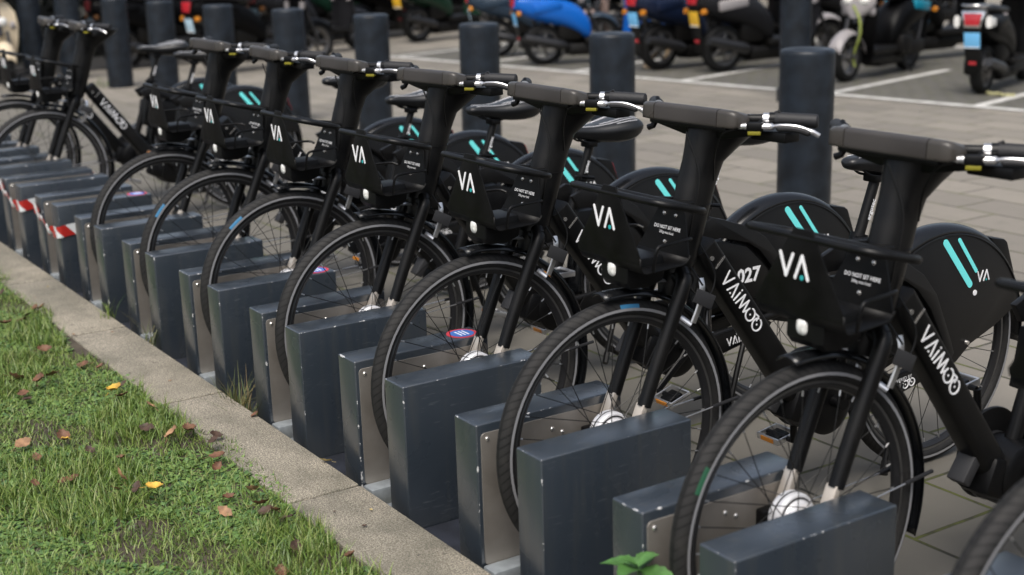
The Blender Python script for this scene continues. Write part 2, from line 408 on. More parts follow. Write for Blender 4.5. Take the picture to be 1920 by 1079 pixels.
        bp = n.new("ShaderNodeBump"); bp.inputs['Strength'].default_value = .3; bp.inputs['Distance'].default_value = .002
        l.new(fine.outputs[0], bp.inputs['Height'])
    l.new(bp.outputs[0], b.inputs['Normal'])
    l.new(col, b.inputs['Base Color']); return M
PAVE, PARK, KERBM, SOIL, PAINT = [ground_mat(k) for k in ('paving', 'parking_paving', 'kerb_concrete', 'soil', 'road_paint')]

def sheet(name, poly, z, mt):
    B = MB(); f = B.bm.faces.new([B.bm.verts.new((x, y, z)) for x, y in poly])
    return struct(B.build(name, mt, smooth=0))
sheet('ground', [(-160, -120), (120, -120), (120, 200), (-160, 200)], -0.03, SOIL)
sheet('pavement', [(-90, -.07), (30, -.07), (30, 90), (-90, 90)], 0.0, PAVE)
LD = Vector((0.9917, 0.1285)); LN = Vector((-0.16, 0.987)).normalized(); L0 = Vector((-5.53, 7.93))
def lp(s, t): p = L0 + LD * s + LN * t; return (p.x, p.y)
sheet('parking_area', [lp(-9, 0), lp(8, 0), lp(8, 4.3), lp(-9, 4.3)], 0.004, PARK)
sheet('dark_ground_sheet', [(-14.9, 1.2), (-15.3, 2.6), (-16.0, 5.0), (-17.0, 6.3), (-17.4, 7.2), (-16.9, 8.4), (-19.3, 10.6), (-21.0, 12.0), (-24, 30), (-70, 30), (-70, 1.2)], .006, mat('darkened_ground', (.013, .0125, .012), .85, var=.3, vscale=30, bump=.5, bscale=200))  # near-black sheet added to darken the shaded ground under the far scooters
def line(s0, t0, s1, t1, w):
    a = Vector(lp(s0, t0)); b = Vector(lp(s1, t1)); d = (b - a).normalized(); q = Vector((-d.y, d.x)) * w / 2
    return [tuple(a - q), tuple(b - q), tuple(b + q), tuple(a + q)]
def marking(name, pl, z): sheet(name, pl, z, PAINT)
marking('parking_line', line(-9.0, 0, 0.35, 0, .115), .008)
for s in (-0.45, -1.95, -3.75, -5.35, -7.0, -8.6, 1.5, 3.1):
    marking('bay_line', line(s, .062, s - .16, 2.3, .10), .008)
marking('parking_line', line(-9.0, 4.5, 6, 4.5, .115), .008)
# verge and kerb
sheet('verge', [(-90, -.265), (30, -.265), (30, -60), (-90, -60)], 0.100, SOIL)
KB = MB(); xx = 3.385
while xx > -30:
    KB.box((xx - .497, -.1625, .03), (.991, .215, .156), bev=.007, rot=Matrix.Rotation(rnd.uniform(-.002, .002), 3, 'Y'))
    xx -= .997
struct(KB.build('kerb', KERBM))
# ------------------------------------------------------------------ docking stations
PITCH = 0.64; WX = -0.339
SLW, SLH, SLL = 0.1025, 0.422, 0.437
def rounded(y0, y1, z0, z1, r, n=5):
    return (arc((y1 - r, z1 - r), r, 0, 90, n) + arc((y0 + r, z1 - r), r, 90, 180, n) +
            arc((y0 + r, z0 + r), r, 180, 270, n) + arc((y1 - r, z0 + r), r, 270, 360, n))
DOCK_ROOT = (WX, SLL / 2, 0)
def make_dock():
    t = thing('bike_dock', '', 'bike dock', DOCK_ROOT)
    for cx in (-.1352, .1415):
        b = MB(); b.box((0, 0, .211), (SLW, SLL, SLH), bev=.0045, seg=3)
        o = b.build('upright', SLATE, t, smooth=40); o.location.x = cx
    b = MB(); b.prism(rounded(-.207, .212, .055, .399, .012), -.0838, -.0805); b.build('side_plate', STEEL, t)
    for y, z in ((-.190, .384), (.0, .366), (.19, .376), (.03, .352)):
        b = MB(); b.lathe([(0, .004), (.0035, .0035), (.006, .001), (.006, 0)], (-.0805, y, z), n=10); b.build('screw', BOLT, t)
    b = MB(); b.box((-.066, .115, .30), (.03, .06, .11), bev=.006); b.build('lock_block', PLAST, t)
    b = MB(); b.box((-.052, 0, .03), (.056, .436, .06), bev=.008); b.build('wheel_channel', GALV, t)
    b = MB(); b.box((.066, -.004, .0225), (.044, .44, .045), bev=.008); b.build('wheel_channel', GALV, t)
    b = MB(); b.box((.3235, .0, .0075), (.258, .43, .015), bev=.002)
    b.build('base_plate', PLATE, t); return t
dock0 = make_dock()
DOCKW = {-1: 'at the near right corner, cut by the frame edge', 0: 'holding the nearest complete bike, its top closest to the camera', 1: 'holding the second complete bike from the right',
         2: 'holding the third complete bike from the right, with a round sticker', 3: 'holding the middle one of the seven bikes', 4: 'holding the third bike beyond the gap-side end of the seven',
         5: 'holding the second bike from the gap', 6: 'holding the bike next to the empty taped docks', 7: 'empty, wrapped in sagging barrier tape, nearer of the two',
         8: 'empty, wrapped in barrier tape, farther of the two', 9: 'holding the nearer of two bikes beyond the tape', 10: 'holding the farther of two bikes beyond the tape', 11: 'at the far left edge of the row'}
DOCK = {}
for k in sorted(DOCKW, key=lambda q: (q != 0, q)):
    d = dock0 if k == 0 else copy_tree(dock0)
    d.location = (WX - PITCH * k, SLL / 2, 0); DOCK[k] = d
    d['label'] = 'slate blue twin-slab dock ' + DOCKW[k]; d['group'] = 'bike docks in a row along the kerb'
DOCK[4]['label'] = 'slate blue twin-slab dock holding the third bike counted from the taped docks'
# round stickers on some tops
BLUEST = mat('sticker_blue', (.05, .16, .50), .4); REDST = mat('sticker_red', (.55, .04, .06), .4)
def sticker(k, x, y):
    b = MB(); o = Vector((x, y, SLH)); n = 28
    b.dot((0, 0), .046, o, (1, 0, 0), (0, 1, 0), th=.0008, n=n, mi=1)
    b.dot((0, 0), .036, o, (1, 0, 0), (0, 1, 0), th=.0012, n=n, mi=0)
    for j in (-1, 0, 1): b.stroke([(-.02, j * .012), (.02, j * .012)], .004, o, (1, 0, 0), (0, 1, 0), th=.0012, mi=2)
    s = b.build('sticker', [BLUEST, REDST, WHITE], DOCK[k]); s['label'] = 'round red and blue sticker with white lines'
sticker(2, -.1352, .16); sticker(7, .1415, .165); sticker(4, .1415, .165)
# barrier tape
def tape_mat():
    M = bpy.data.materials.new('barrier_tape'); M.use_nodes = True; nt = M.node_tree; n = nt.nodes; l = nt.links; b = n["Principled BSDF"]
    uv = n.new("ShaderNodeUVMap"); sep = n.new("ShaderNodeSeparateXYZ"); l.new(uv.outputs[0], sep.inputs[0])
    ad = n.new("ShaderNodeMath"); ad.operation = 'MULTIPLY_ADD'; ad.inputs[1].default_value = 9; l.new(sep.outputs[0], ad.inputs[0])
    m2 = n.new("ShaderNodeMath"); m2.operation = 'MULTIPLY'; m2.inputs[1].default_value = .4; l.new(sep.outputs[1], m2.inputs[0]); l.new(m2.outputs[0], ad.inputs[2])
    fr = n.new("ShaderNodeMath"); fr.operation = 'FRACT'; l.new(ad.outputs[0], fr.inputs[0])
    g = n.new("ShaderNodeMath"); g.operation = 'GREATER_THAN'; g.inputs[1].default_value = .5; l.new(fr.outputs[0], g.inputs[0])
    x = n.new("ShaderNodeMix"); x.data_type = 'RGBA'; l.new(g.outputs[0], x.inputs[0]); x.inputs[6].default_value = (.42, .025, .02, 1); x.inputs[7].default_value = (.68, .70, .70, 1)
    l.new(x.outputs[2], b.inputs['Base Color']); b.inputs['Roughness'].default_value = .3; return M
TAPE = tape_mat()
def barrier_tape(k, label, z0, sag):
    hx0, hx1, hy = -.188, .196, SLL / 2 + .003
    key = [(hx0, hy * .6, z0), (hx0, -hy * .7, z0 + .005), (hx0, -hy, z0), (-.16, -hy - .003, z0 - .004), (-.085, -hy - .004, z0 - .03), (-.02, -hy - .004, z0 - .055 - sag),
           (.04, -hy - .008, z0 - .08 - sag), (.09, -hy - .004, z0 - .08 - sag), (.15, -hy - .004, z0 - .07 - sag * .6), (hx1, -hy - .001, z0 - .06), (hx1, -hy * .6, z0 - .05), (hx1, hy, z0 - .03),
           (.09, hy + .004, z0 - .03), (-.08, hy + .004, z0 - .01), (hx0, hy, z0)]
    P = smoothpath(key, 5); bm = bmesh.new(); uvl = bm.loops.layers.uv.new("UVMap"); prev = None; L = 0; lastp = None
    rr = random.Random(k)
    for i, p in enumerate(P):
        if lastp is not None: L += (p - lastp).length
        lastp = p; tw = .45 * math.sin(i * .42)
        mid = abs(p.x) < .1 and p.y < 0
        w = .026 * (1 if not mid else .72 + .30 * math.sin(i * 1.1))
        outw = Vector((p.x, p.y * 1.0, 0)).normalized()
        dv = Vector((0, 0, 1)) * math.cos(tw * (1 if mid else .1)) + Vector((0, -1, 0)) * math.sin(abs(tw) * (1 if mid else 0))
        row = [bm.verts.new(p + dv * w * s + outw * (.006 * (1 - s * s) if mid else .001)) for s in (-1, -.33, .33, 1)]
        if prev:
            for a in range(3):
                f = bm.faces.new((prev[0][a], prev[0][a + 1], row[a + 1], row[a]))
                for lo, (u, v) in zip(f.loops, ((prev[1], a / 3), (prev[1], (a + 1) / 3), (L, (a + 1) / 3), (L, a / 3))): lo[uvl].uv = (u, v)
        prev = (row, L)
    me = bpy.data.meshes.new('barrier_tape'); bm.to_mesh(me); bm.free(); me.materials.append(TAPE)
    me.polygons.foreach_set('use_smooth', [True] * len(me.polygons))
    o = bpy.data.objects.new('barrier_tape', me); COL.objects.link(o); o.location = (WX - PITCH * k, SLL / 2, 0)
    tag(o, label, 'barrier tape')
barrier_tape(7, 'red and white barrier tape sagging round the nearer empty dock', .362, -.01)
barrier_tape(8, 'red and white barrier tape round the farther empty dock, at the left edge', .385, -.015)
# ------------------------------------------------------------------ bike (faces -Y; camera sees its left, +X, side)
OFF = (0, -.35, 0)
HUBF = Vector((0, .352, .345)); HUBR = Vector((0, 1.5, .345)); BB = Vector((0, 1.05, .30))
def ax(z): return .535 + (z - .7) * .32
def tyre_mesh(b, R=.321, r=.0245, nu=72, nv=16):
    uv = b.bm.loops.layers.uv.new("UVMap"); rows = []
    for i in range(nu):
        a = 2 * math.pi * i / nu; row = []
        for j in range(nv):
            t = math.pi + 2 * math.pi * j / nv      # t=0 -> outermost
            rr = R + r * math.cos(t) * (1.0 if math.cos(t) > 0 else .75); xx = r * .98 * math.sin(t)
            row.append(b.bm.verts.new((xx, rr * math.cos(a), rr * math.sin(a))))
        rows.append(row)
    for i in range(nu):
        for j in range(nv):
            f = b.bm.faces.new((rows[i][j], rows[(i + 1) % nu][j], rows[(i + 1) % nu][(j + 1) % nv], rows[i][(j + 1) % nv]))
            us = (i / nu, (i + 1) / nu, (i + 1) / nu, i / nu); vv = (-1 + 2 * j / nv, -1 + 2 * j / nv, -1 + 2 * (j + 1) / nv, -1 + 2 * (j + 1) / nv)
            for lo, u, v in zip(f.loops, us, vv): lo[uv].uv = (u, v)
def make_wheel(parent, hub, rear):
    b = MB(); tyre_mesh(b); w = b.build('wheel', TYRE, parent, smooth=80); w.location = hub + Vector(OFF)
    b = MB()
    b.lathe([(.318, -.0125), (.312, -.0135), (.297, -.0125), (.288, -.006), (.286, 0), (.288, .006), (.297, .0125), (.312, .0135), (.318, .0125)], (0, 0, 0), n=72)
    b.build('rim', RIM, w, smooth=30)
    b = MB()
    for s in (1, -1): b.lathe([(.3125, s * .0137), (.3000, s * .0137 - s * .0006)], (0, 0, 0), n=72)
    b.build('brake_track', BRAKE, w)
    b = MB()
    for s in (1, -1): b.lathe([(.3195, s * .0248), (.3265, s * .0249)], (0, 0, 0), n=72)
    b.build('reflective_band', REFL, w)
    b = MB(); nb = b
    fl = (.030, .040) if not rear else (.028, .034)
    for i in range(32):
        s = 1 if i % 2 else -1; a = 2 * math.pi * i / 32; d = (.42 if (i // 2) % 2 else -.42)
        hx = s * (.030 if not rear else .034)
        p0 = Vector((hx, fl[1] * math.cos(a + d * 2.2), fl[1] * math.sin(a + d * 2.2))); p1 = Vector((s * .003, .288 * math.cos(a), .288 * math.sin(a)))
        b.tube([p0, p1], .00115, n=5); q = p1 - (p1 - p0).normalized() * .013
        nb.tube([q, p1], .0021, n=6, mi=1)
    b.build('spokes', [SPOKE, NIP], w)
    b = MB()
    if not rear:
        b.lathe([(0, -.055), (.010, -.055), (.010, -.046), (.034, -.044), (.050, -.040), (.054, -.034), (.054, -.026), (.051, -.024), (.051, -.021), (.054, -.019), (.054, -.010),
                 (.050, -.006), (.040, -.004), (.037, .0), (.037, .012), (.041, .014), (.041, .017), (.030, .022), (.024, .034), (.018, .040), (.010, .044), (.010, .055), (0, .055)], (0, 0, 0), n=40)
    else:
        b.lathe([(0, -.062), (.009, -.062), (.009, -.05), (.034, -.038), (.036, -.032), (.03, -.028), (.028, .028), (.036, .032), (.034, .038), (.018, .044), (.009, .05), (.009, .066), (0, .066)], (0, 0, 0), n=32)
    h = b.build('hub', HUBW, w, smooth=28)
    if not rear:
        b = MB()
        b.lathe([(.043, -.0046), (.0465, -.0056), (.0465, -.0046), (.043, -.0036)], (0, 0, 0), n=40, closed=True)
        b.lathe([(.0545, -.0235), (.0548, -.0235), (.0548, -.0200), (.0545, -.0200)], (0, 0, 0), n=40, closed=True)
        b.build('hub_groove', DARKM, w)
    return w
# stroke alphabet
LET = {'V': [[(0, 1), (.36, 0), (.76, 1)]], 'L': [[(0, 0), (.40, 1), (.76, 0)]], 'i': [[(0, 0), (.0, .74)]],
       'M': [[(0, 0), (.16, 1), (.55, .05), (.78, 1), (1.05, .1), (1.2, .38)]]}
def wordmark(b, o, ex, ey, h, w):
    """VAIMOO wordmark: stroke letters, the last two letters drawn as bicycle wheels."""
    def put(strokes, x, ht=h):
        for s in strokes: b.stroke([(x + p[0] * ht, p[1] * ht) for p in s], w, o, ex, ey, th=.0008)
    x = 0; put(LET['V'], x); x += h * .98
    put(LET['L'], x); b.dot((x + .38 * h, .06 * h), w * .62, o, ex, ey, th=.001); x += h * 1.06
    put(LET['i'], x); b.dot((x, .98 * h), w * .6, o, ex, ey, th=.001); x += h * .32
    put(LET['M'], x); x += h * 1.72
    r = h * .46
    for i in range(2):
        a0, a1 = (150, 470) if i == 0 else (120, 450)
        b.stroke([(x + p[0], r + p[1]) for p in arc((0, 0), r, a0, a1, 19)], w, o, ex, ey, th=.0008)
        b.dot((x, r), w * .62, o, ex, ey, th=.001); x += r * 2.35
    b.stroke([(x - r * 4.1, h * .86), (x - r * 3.1, h * .95), (x - r * 2.9, h * .62)], w, o, ex, ey, th=.0008)
def va_logo(b, o, ex, ey, h, w, mi_dot=1):
    for ch, x in (('V', 0), ('L', .92)):
        for s in LET[ch]: b.stroke([(x * h + p[0] * h, p[1] * h) for p in s], w, o, ex, ey, th=.0008)
    b.dot((1.31 * h, .04 * h), w * .75, o, ex, ey, th=.001, mi=mi_dot)

def make_bike():
    t = thing('rental_bike', '', 'bicycle', (WX, .35, 0), group='black rental bikes standing in the docks')
    B = lambda: MB(OFF)
    X, Y, Z = Vector((1, 0, 0)), Vector((0, 1, 0)), Vector((0, 0, 1))
    fw = make_wheel(t, HUBF, False); rw = make_wheel(t, HUBR, True)
    fw.name = 'front_wheel'; rw.name = 'rear_wheel'
    # ---- down tube
    b = B(); a = Vector((0, .600, .865)); a2 = Vector((0, .622, .800)); e = Vector((0, .985, .295))
    d = Vector((0, .594, -.804)); nn = Vector((0, .804, .594))
    def sect(c, hw, hu, hd):
        P = []
        for (sx, sn) in ((1, 1), (-1, 1), (-1, -1), (1, -1)):
            r = .012 if sn > 0 else .020; cx = sx * (hw - r); cn = (hu - r) if sn > 0 else -(hd - r)
            base = math.degrees(math.atan2(sn, sx)) - 45
            for q in range(5):
                g = R_(base + 90 * q / 4); P.append(c + X * (cx + r * math.cos(g)) + nn * (cn + r * math.sin(g)))
        return P
    up = Vector((0, .676, .768)) - nn * .032
    b.loft([sect(up + d * s, .036, .032, hd) for s, hd in ((-.045, .03), (0, .036), (.10, .037), (.3, .038), (.46, .04), (.56, .044))])
    dt = b.build('down_tube', FRAME, t, smooth=40)
    b = B(); o = up + d * .052 + X * .036 - nn * .020
    wordmark(b, o, d, nn, .0355, .0043); b.build('lettering', WHITE, dt)['label'] = 'white wordmark running down the tube'
    b = B(); o2 = up + d * .014 + X * .036
    b.stroke([(0, -.013), (-.004, .024)], .005, o2, d, nn); b.build('silver_bar', BOLT, dt); b = B(); b.dot((-.03, -.008), .006, o2, d, nn, th=.003); b.build('bolt', BOLT, dt)
    b = B(); b.box(up + d * .475 - nn * .062, (.05, .03, .075), rot=Matrix.Rotation(-.63, 3, 'X'), bev=.004); b.build('cable_guard', TAGG, dt)
    # ---- head column and stem
    b = B(); rings = []
    for z, rx, ry, dy in ((.735, .040, .046, 0), (.80, .0425, .05, 0), (.95, .0425, .052, 0), (1.0, .0435, .056, .004), (1.03, .050, .074, .020), (1.065, .064, .096, .040), (1.095, .072, .106, .050)):
        c = Vector((0, ax(z) + dy, z)); rings.append([c + X * (rx * math.cos(2 * math.pi * k / 28)) + Y * (ry * math.sin(2 * math.pi * k / 28)) - Z * (.32 * .3 * ry * math.sin(2 * math.pi * k / 28)) for k in range(28)])
    b.loft(rings); col = b.build('head_column', FRAME, t, smooth=60)
    b = B()
    for z in (.896,):
        c = Vector((0, ax(z), z)); b.tube([c + X * (.0438 * math.cos(2 * math.pi * k / 30)) + Y * (.0525 * math.sin(2 * math.pi * k / 30)) for k in range(30)], .0016, n=6, closed=True)
    b.build('collar_seam', PLAST, col)
    # ---- display housing + wing
    def hsec(x, y0, y1, z0, z1, r=.006):
        Q = [(y1, z0), (y1, z1 - .012), (y0 + .016, z1), (y0 + .003, z1 - .004), (y0, z0 + .003), (y0 + .004, z0)]; P = []
        for i in range(len(Q)):
            p = Vector((*Q[i], 0)); a = Vector((*Q[i - 1], 0)); c = Vector((*Q[(i + 1) % len(Q)], 0))
            ra = min(r, (a - p).length * .45); rc = min(r, (c - p).length * .45); s_ = p + (a - p).normalized() * ra; e_ = p + (c - p).normalized() * rc
            for q in range(4):
                t_ = q / 3; v = s_ * (1 - t_) ** 2 + p * 2 * t_ * (1 - t_) + e_ * t_ ** 2; P.append(Vector((x, v.x, v.y)))
        return P
    b = B(); b.loft([hsec(x, .570, .634, 1.098, 1.143) for x in (-.1100, .1100)])
    dsp = b.build('display_housing', HOUSE, t, smooth=50)
    for s in (-1, 1):
        b = B(); b.loft([hsec(s * .1128, .570, .634, 1.098, 1.143), hsec(s * .140, .5715, .633, 1.0985, 1.142), hsec(s * .157, .574, .632, 1.099, 1.140), hsec(s * .166, .584, .626, 1.102, 1.133)])
        b.build('end_cap', HOUSE2, dsp, smooth=50)
    b = B(); b.box((0, .625, 1.0955), (.27, .095, .012), bev=.003)
    b.prism([(-.165, 1.094), (.165, 1.094), (.17, 1.078), (.07, 1.060), (-.07, 1.060), (-.17, 1.078)], .632, .700, fn=lambda x, a, c: Vector((a, x, c)), bev=.003)
    b.box((.205, .672, 1.079), (.11, .05, .024), bev=.003)
    b.tube([(-.135, .600, 1.094), (-.137, .592, 1.079), (-.15, .588, 1.074)], .008, n=10)
    b.build('stem_bracket', PLAST, t)
    # ---- handlebar
    E = Vector((.799, .602, 0)); NF = Vector((.602, -.799, 0))
    for s in (1, -1):
        F = lambda p: Vector((p[0] * s, p[1], p[2]))
        b = B(); base = Vector((.150, .628, 1.1175))
        b.tube([F(Vector((.12, .625, 1.1175))), F(base), F(base + E * .02), F(base + E * .072)], .0118, n=14)
        hb = b.build('handlebar', FRAME, t)
        b = B(); g0 = base + E * .068; g1 = base + E * .170 - Z * .004
        b.tube([F(g0), F(g0 + E * .004), F(g0 + E * .02), F(g1 - E * .004), F(g1)], [.0155, .0168, .0165, .0168, .0135], n=18); b.build('grip', RUB, hb)
        b = B(); c = base + E * .05; b.tube([F(c - E * .007), F(c + E * .007)], .0150, n=18); b.build('clamp_ring', SILV, hb)
        b = B(); b.tube([F(c + E * .007), F(c + E * .03)], .0165, n=14); b.tube([F(c + E * .02 + Z * .012), F(c + E * .032 + Z * .017)], .006, n=10); b.build('bell_shifter', PLAST, hb)
        if s < 0: continue
        # lever
        L0 = base + NF * .030 - Z * .014
        b = B(); b.box(F(L0 + E * .028 - NF * .004), (.040, .024, .021), rot=Matrix.Rotation(s * R_(37), 3, 'Z'), bev=.004)
        b.tube([F(L0 + E * .03), F(base + E * .045)], .007, n=8); lv = b.build('brake_lever', PLAST, t)
        b = MB(); b.lathe([(0, -.012), (.004, -.012), (.007, -.005), (.0078, .0), (.0072, .006), (.0082, .008), (.0082, .013), (0, .013)], (0, 0, 0), n=14)
        bo = b.build('cable_adjuster', SILV, lv); bo.location = F(L0 - E * .006 - NF * .003) + Vector(OFF); bo.rotation_euler = (0, 0, R_(37) * s + (math.pi if s < 0 else 0))
        P = smoothpath([L0 + E * .044, L0 + E * .064, L0 + E * .088 + NF * .006 + Z * .004, L0 + E * .125 + NF * .012 + Z * .003, L0 + E * .157 + NF * .010 - Z * .008, L0 + E * .176 + NF * .008 - Z * .019], 5)
        n_ = len(P); rr = [(.0085 if i < 7 else (.0042 if i < n_ - 6 else .0062)) for i in range(n_)]
        b = B(); b.tube([F(p) for p in P], rr, n=10); b.build('lever_blade', SILV, lv)
        b = B(); Q = [p - Z * .007 + NF * .001 for p in P[8:n_ - 5]]
        b.tube([F(p) for p in Q], [.003] + [.0075] * (len(Q) - 2) + [.003], n=10); b.build('lever_pad', RUB, lv)
        b = B(); b.box(F(L0 + E * .026 - NF * .002 - Z * .0150), (.030, .020, .0085), rot=Matrix.Rotation(s * R_(37), 3, 'Z'), bev=.001); b.build('yellow_sticker', YEL, lv)
    # ---- front carrier: panel, tray, back plate
    fx = lambda x, a, c: Vector((a, x, c))
    b = B(); b.prism([(-.022, .974), (.028, .974), (.034, .962), (.120, .812), (.118, .797), (-.128, .797), (-.131, .812), (-.030, .962)], .343, .347, fn=fx, bev=.0012)
    pn = b.build('front_panel', PANEL, t)
    b = B(); va_logo(b, (-.0575, .343, .8715), X, Z, .0465, .0070); b.build('lettering', [WHITE, TEAL], pn)
    b = B()
    prof = [(.345, .815)] + [(.345 + .022 - .022 * math.cos(R_(q)), .797 - .022 * math.sin(R_(q))) for q in range(0, 91, 15)] + \
           [(.486 + .03 * math.sin(R_(q)), .775 + .03 - .03 * math.cos(R_(q))) for q in range(0, 71, 14)]
    hw = lambda y: .121 - (y - .345) * .13
    b.loft([[Vector((sx * hw(y), y, z + dz)) for (y, z) in prof] for sx in (-1, 1) for dz in (0,)], closed=False)
    tr = b.build('tray', PANEL, t, smooth=50)
    md = tr.modifiers.new('thick', 'SOLIDIFY'); md.thickness = .004; md.offset = 0
    b = B(); yb = lambda z: .511 + (z - .80) * .26
    v = [(-.098, .786), (.098, .786), (.092, .80), (.050, .890), (.038, .902), (-.038, .902), (-.050, .890), (-.092, .80)]
    b.loft([[Vector((a, yb(c) + q, c)) for a, c in v] for q in (0, .004)]); bp = b.build('back_plate', PANEL, t)
    b = B(); eb = Vector((0, .26, 1)).normalized()
    b.text('DO NOT SIT HERE', .0122, (0, yb(.846) - .0008, .846), X, eb, bold=.0002); b.text('20kg max load', .0092, (0, yb(.834) - .0008, .834), X, eb)
    b.build('lettering', WHITE, bp)
    for x, z in ((-.022, .878), (.022, .878), (0, .812)):
        b = B(); b.lathe([(0, -.005), (.003, -.0045), (.0058, -.002), (.006, 0)], (x, yb(z), z), axis='y', n=12); b.build('bolt', BOLT, bp)
    for s in (-1, 1):
        b = B(); b.tube(smoothpath([(s * .116, .385, .776), (s * .119, .386, .80), (s * .122, .392, .830), (s * .122, .41, .838), (s * .116, .46, .839), (s * .106, .505, .838), (s * .090, .518, .832)], 6), .0042, n=8)
        b.build('wire_loop', PLAST, t)
    b = B(); P = []
    for cx, cy, a0 in ((.140, .455, 0), (-.140, .455, 90), (-.140, .397, 180), (.140, .397, 270)):
        for q in range(6):
            g = R_(a0 + 18 * q); y = cy + .047 * math.sin(g); P.append(Vector((cx + .047 * math.cos(g), y, .955 - (y - .35) * .26)))
    b.tube(P, .0085, n=12, closed=True)
    for s in (-1, 1): b.tube([(s * .03, .500, .916), (s * .03, .575, .905)], .008, n=8)
    b.build('carrier_rail', FRAME, t, smooth=60)
    # ---- head lamp
    b = B(); b.prism([(.352, .796), (.350, .742), (.362, .726), (.42, .722), (.46, .735), (.47, .770), (.46, .797)], -.047, .060, bev=.006)
    hl = b.build('headlight', PLAST, t)
    b = B(); n = 20
    rg = []
    for q, yy in ((1.0, .3505), (.92, .347), (.6, .3445), (.2, .3435)):
        rg.append([Vector((.0 + .0155 * q * math.copysign(abs(math.cos(2 * math.pi * k / n)) ** .8, math.cos(2 * math.pi * k / n)), yy, .769 + .0185 * q * math.copysign(abs(math.sin(2 * math.pi * k / n)) ** .8, math.sin(2 * math.pi * k / n)))) for k in range(n)])
    b.loft(rg); b.build('lens', LENS, hl, smooth=60)
    # ---- fork
    b = B(); b.tube([(0, ax(.75) + .0, .76), (0, ax(.70), .70), (0, ax(.68), .675)], [.034, .036, .03], n=16)
    b.tube([(-.066, ax(.725) - .012, .722), (0, ax(.725) - .008, .728), (.066, ax(.725) - .012, .722)], .020, n=12)
    for s in (-1, 1):
        P = smoothpath([(s * .035, ax(.73) - .006, .738), (s * .056, ax(.72) - .014, .724), (s * .063, ax(.70) - .02, .700), (s * .063, .488, .64), (s * .062, .440, .53), (s * .061, .397, .425)], 5)
        n_ = len(P); b.tube(P, [.0205 - .003 * i / n_ for i in range(n_)], n=14)
    fk = b.build('fork', FRAME, t, smooth=60)
    for s in (-1, 1):
        b = B(); dd = Vector((0, .357 - .392, .352 - .43)).normalized(); rot = dd.to_track_quat('-Z', 'X').to_matrix()
        b.box(Vector((s * .060, .378, .397)), (.030, .016, .075), rot=Matrix.Rotation(-.42, 3, 'X'), bev=.002)
        b.box(Vector((s * .054, .352, .345)), (.008, .028, .05), rot=Matrix.Rotation(-.42, 3, 'X'), bev=.002)
        b.build('dropout', ALU, fk)
        b = B(); b.tube(smoothpath([(s * .044, .592, .715), (s * .052, .590, .69), (s * .052, .582, .65), (s * .047, .565, .605)], 5), [.0045] * 16, n=8, r2=[.009] * 16)
        b.tube([(s * .044, .562, .60), (s * .022, .545, .618)], .007, n=8)
        b.build('brake_arm', SILV, fk)
    b = B(); b.box((.068, .583, .668), (.003, .066, .036), rot=Matrix.Rotation(-.48, 3, 'X'), bev=.001); b.build('grey_tag', TAGG, t)
    b = B()
    for pts in ([(.02, .565, 1.08), (.055, .575, .98), (.052, .555, .86), (.03, .56, .77), (.06, .585, .70)], [(.165, .60, 1.10), (.13, .585, 1.085), (.085, .60, 1.03), (.058, .62, .96)], [(.03, .60, .80), (.06, .625, .72), (.05, .60, .66), (-.02, .585, .70)]):
        b.tube(smoothpath(pts, 6), .0024, n=6)
    b.build('cables', PLAST, t)
    # ---- front mudguard with stays
    def guard(c, r, a0, a1, w, h, n, name, mt, par):
        b = B(); rows = []
        for i in range(n):
            a = R_(a0 + (a1 - a0) * i / (n - 1)); row = []
            for q in range(9):
                u = -1 + 2 * q / 8; rr = r - h * (1 - math.sqrt(max(0, 1 - (u * .96) ** 2)))
                row.append(Vector((u * w / 2, c.y + rr * math.cos(a), c.z + rr * math.sin(a))))
            rows.append(row)
        b.loft(rows, closed=False, cap=False); o = b.build(name, mt, par, smooth=60, recalc=False)
        md = o.modifiers.new('thick', 'SOLIDIFY'); md.thickness = .0025; md.offset = -1; return o
    g = guard(HUBF, .372, 97, -20, .060, .020, 40, 'mudguard', FENDER, t)
    b = B(); b.prism([(.405, .722), (.44, .730), (.50, .722), (.505, .714), (.44, .722)], -.018, .018, bev=.001); b.build('mudguard_glare', SILV, g)  # silver strip modelling the glare on the mudguard tip
    for s in (-1, 1):
        b = B(); p0 = Vector((s * .050, .36, .345)); p1 = Vector((s * .034, .352 + .366 * math.cos(R_(4)), .345 + .366 * math.sin(R_(4))))
        b.tube([p0, p0.lerp(p1, .80)], .0020, n=6, mi=0); b.tube([p0.lerp(p1, .78), p1, p1 + (p1 - p0).normalized() * .012], .0048, n=8, mi=1)
        b.build('mudguard_stay', [SILV, RUB], g)
    # ---- seat tube, post, saddle
    sd_ = Vector((0, .376, 1)).normalized()
    st = lambda z: Vector((0, 1.03 + (z - .3) * .376, z))
    b = B(); b.tube([st(.30), st(.72)], .021, n=16); b.build('seat_tube', FRAME, t)
    b = B(); b.tube([st(.70), st(.885)], .0148, n=14); sp = b.build('seat_post', FRAME, t)
    b = B(); pn_ = st(.80); b.text('ergotec', .019, pn_ + X * .0146 + Y * .002, sd_, (0, -1, .376), bold=.0004); b.build('lettering', WHITE, sp)
    b = B(); b.tube([st(.712), st(.735)], .0245, n=16); b.tube([(.02, st(.724).y - .03, .730), (.026, st(.724).y + .035, .717)], .006, n=8)
    b.tube([(.026, st(.724).y - .032, .732), (.026, st(.724).y - .032, .72)], .012, n=12); b.build('seat_clamp', PLAST, t)
    b = B()
    for s in (-1, 1):
        b.tube(smoothpath([(s * .016, 1.17, .922), (s * .02, 1.205, .898), (s * .022, 1.25, .890), (s * .022, 1.29, .893), (s * .03, 1.34, .915), (s * .04, 1.37, .925)], 5), .0036, n=8)
    b.box((0, 1.245, .884), (.05, .04, .022), bev=.004); b.tube([st(.875), st(.892)], .018, n=12)
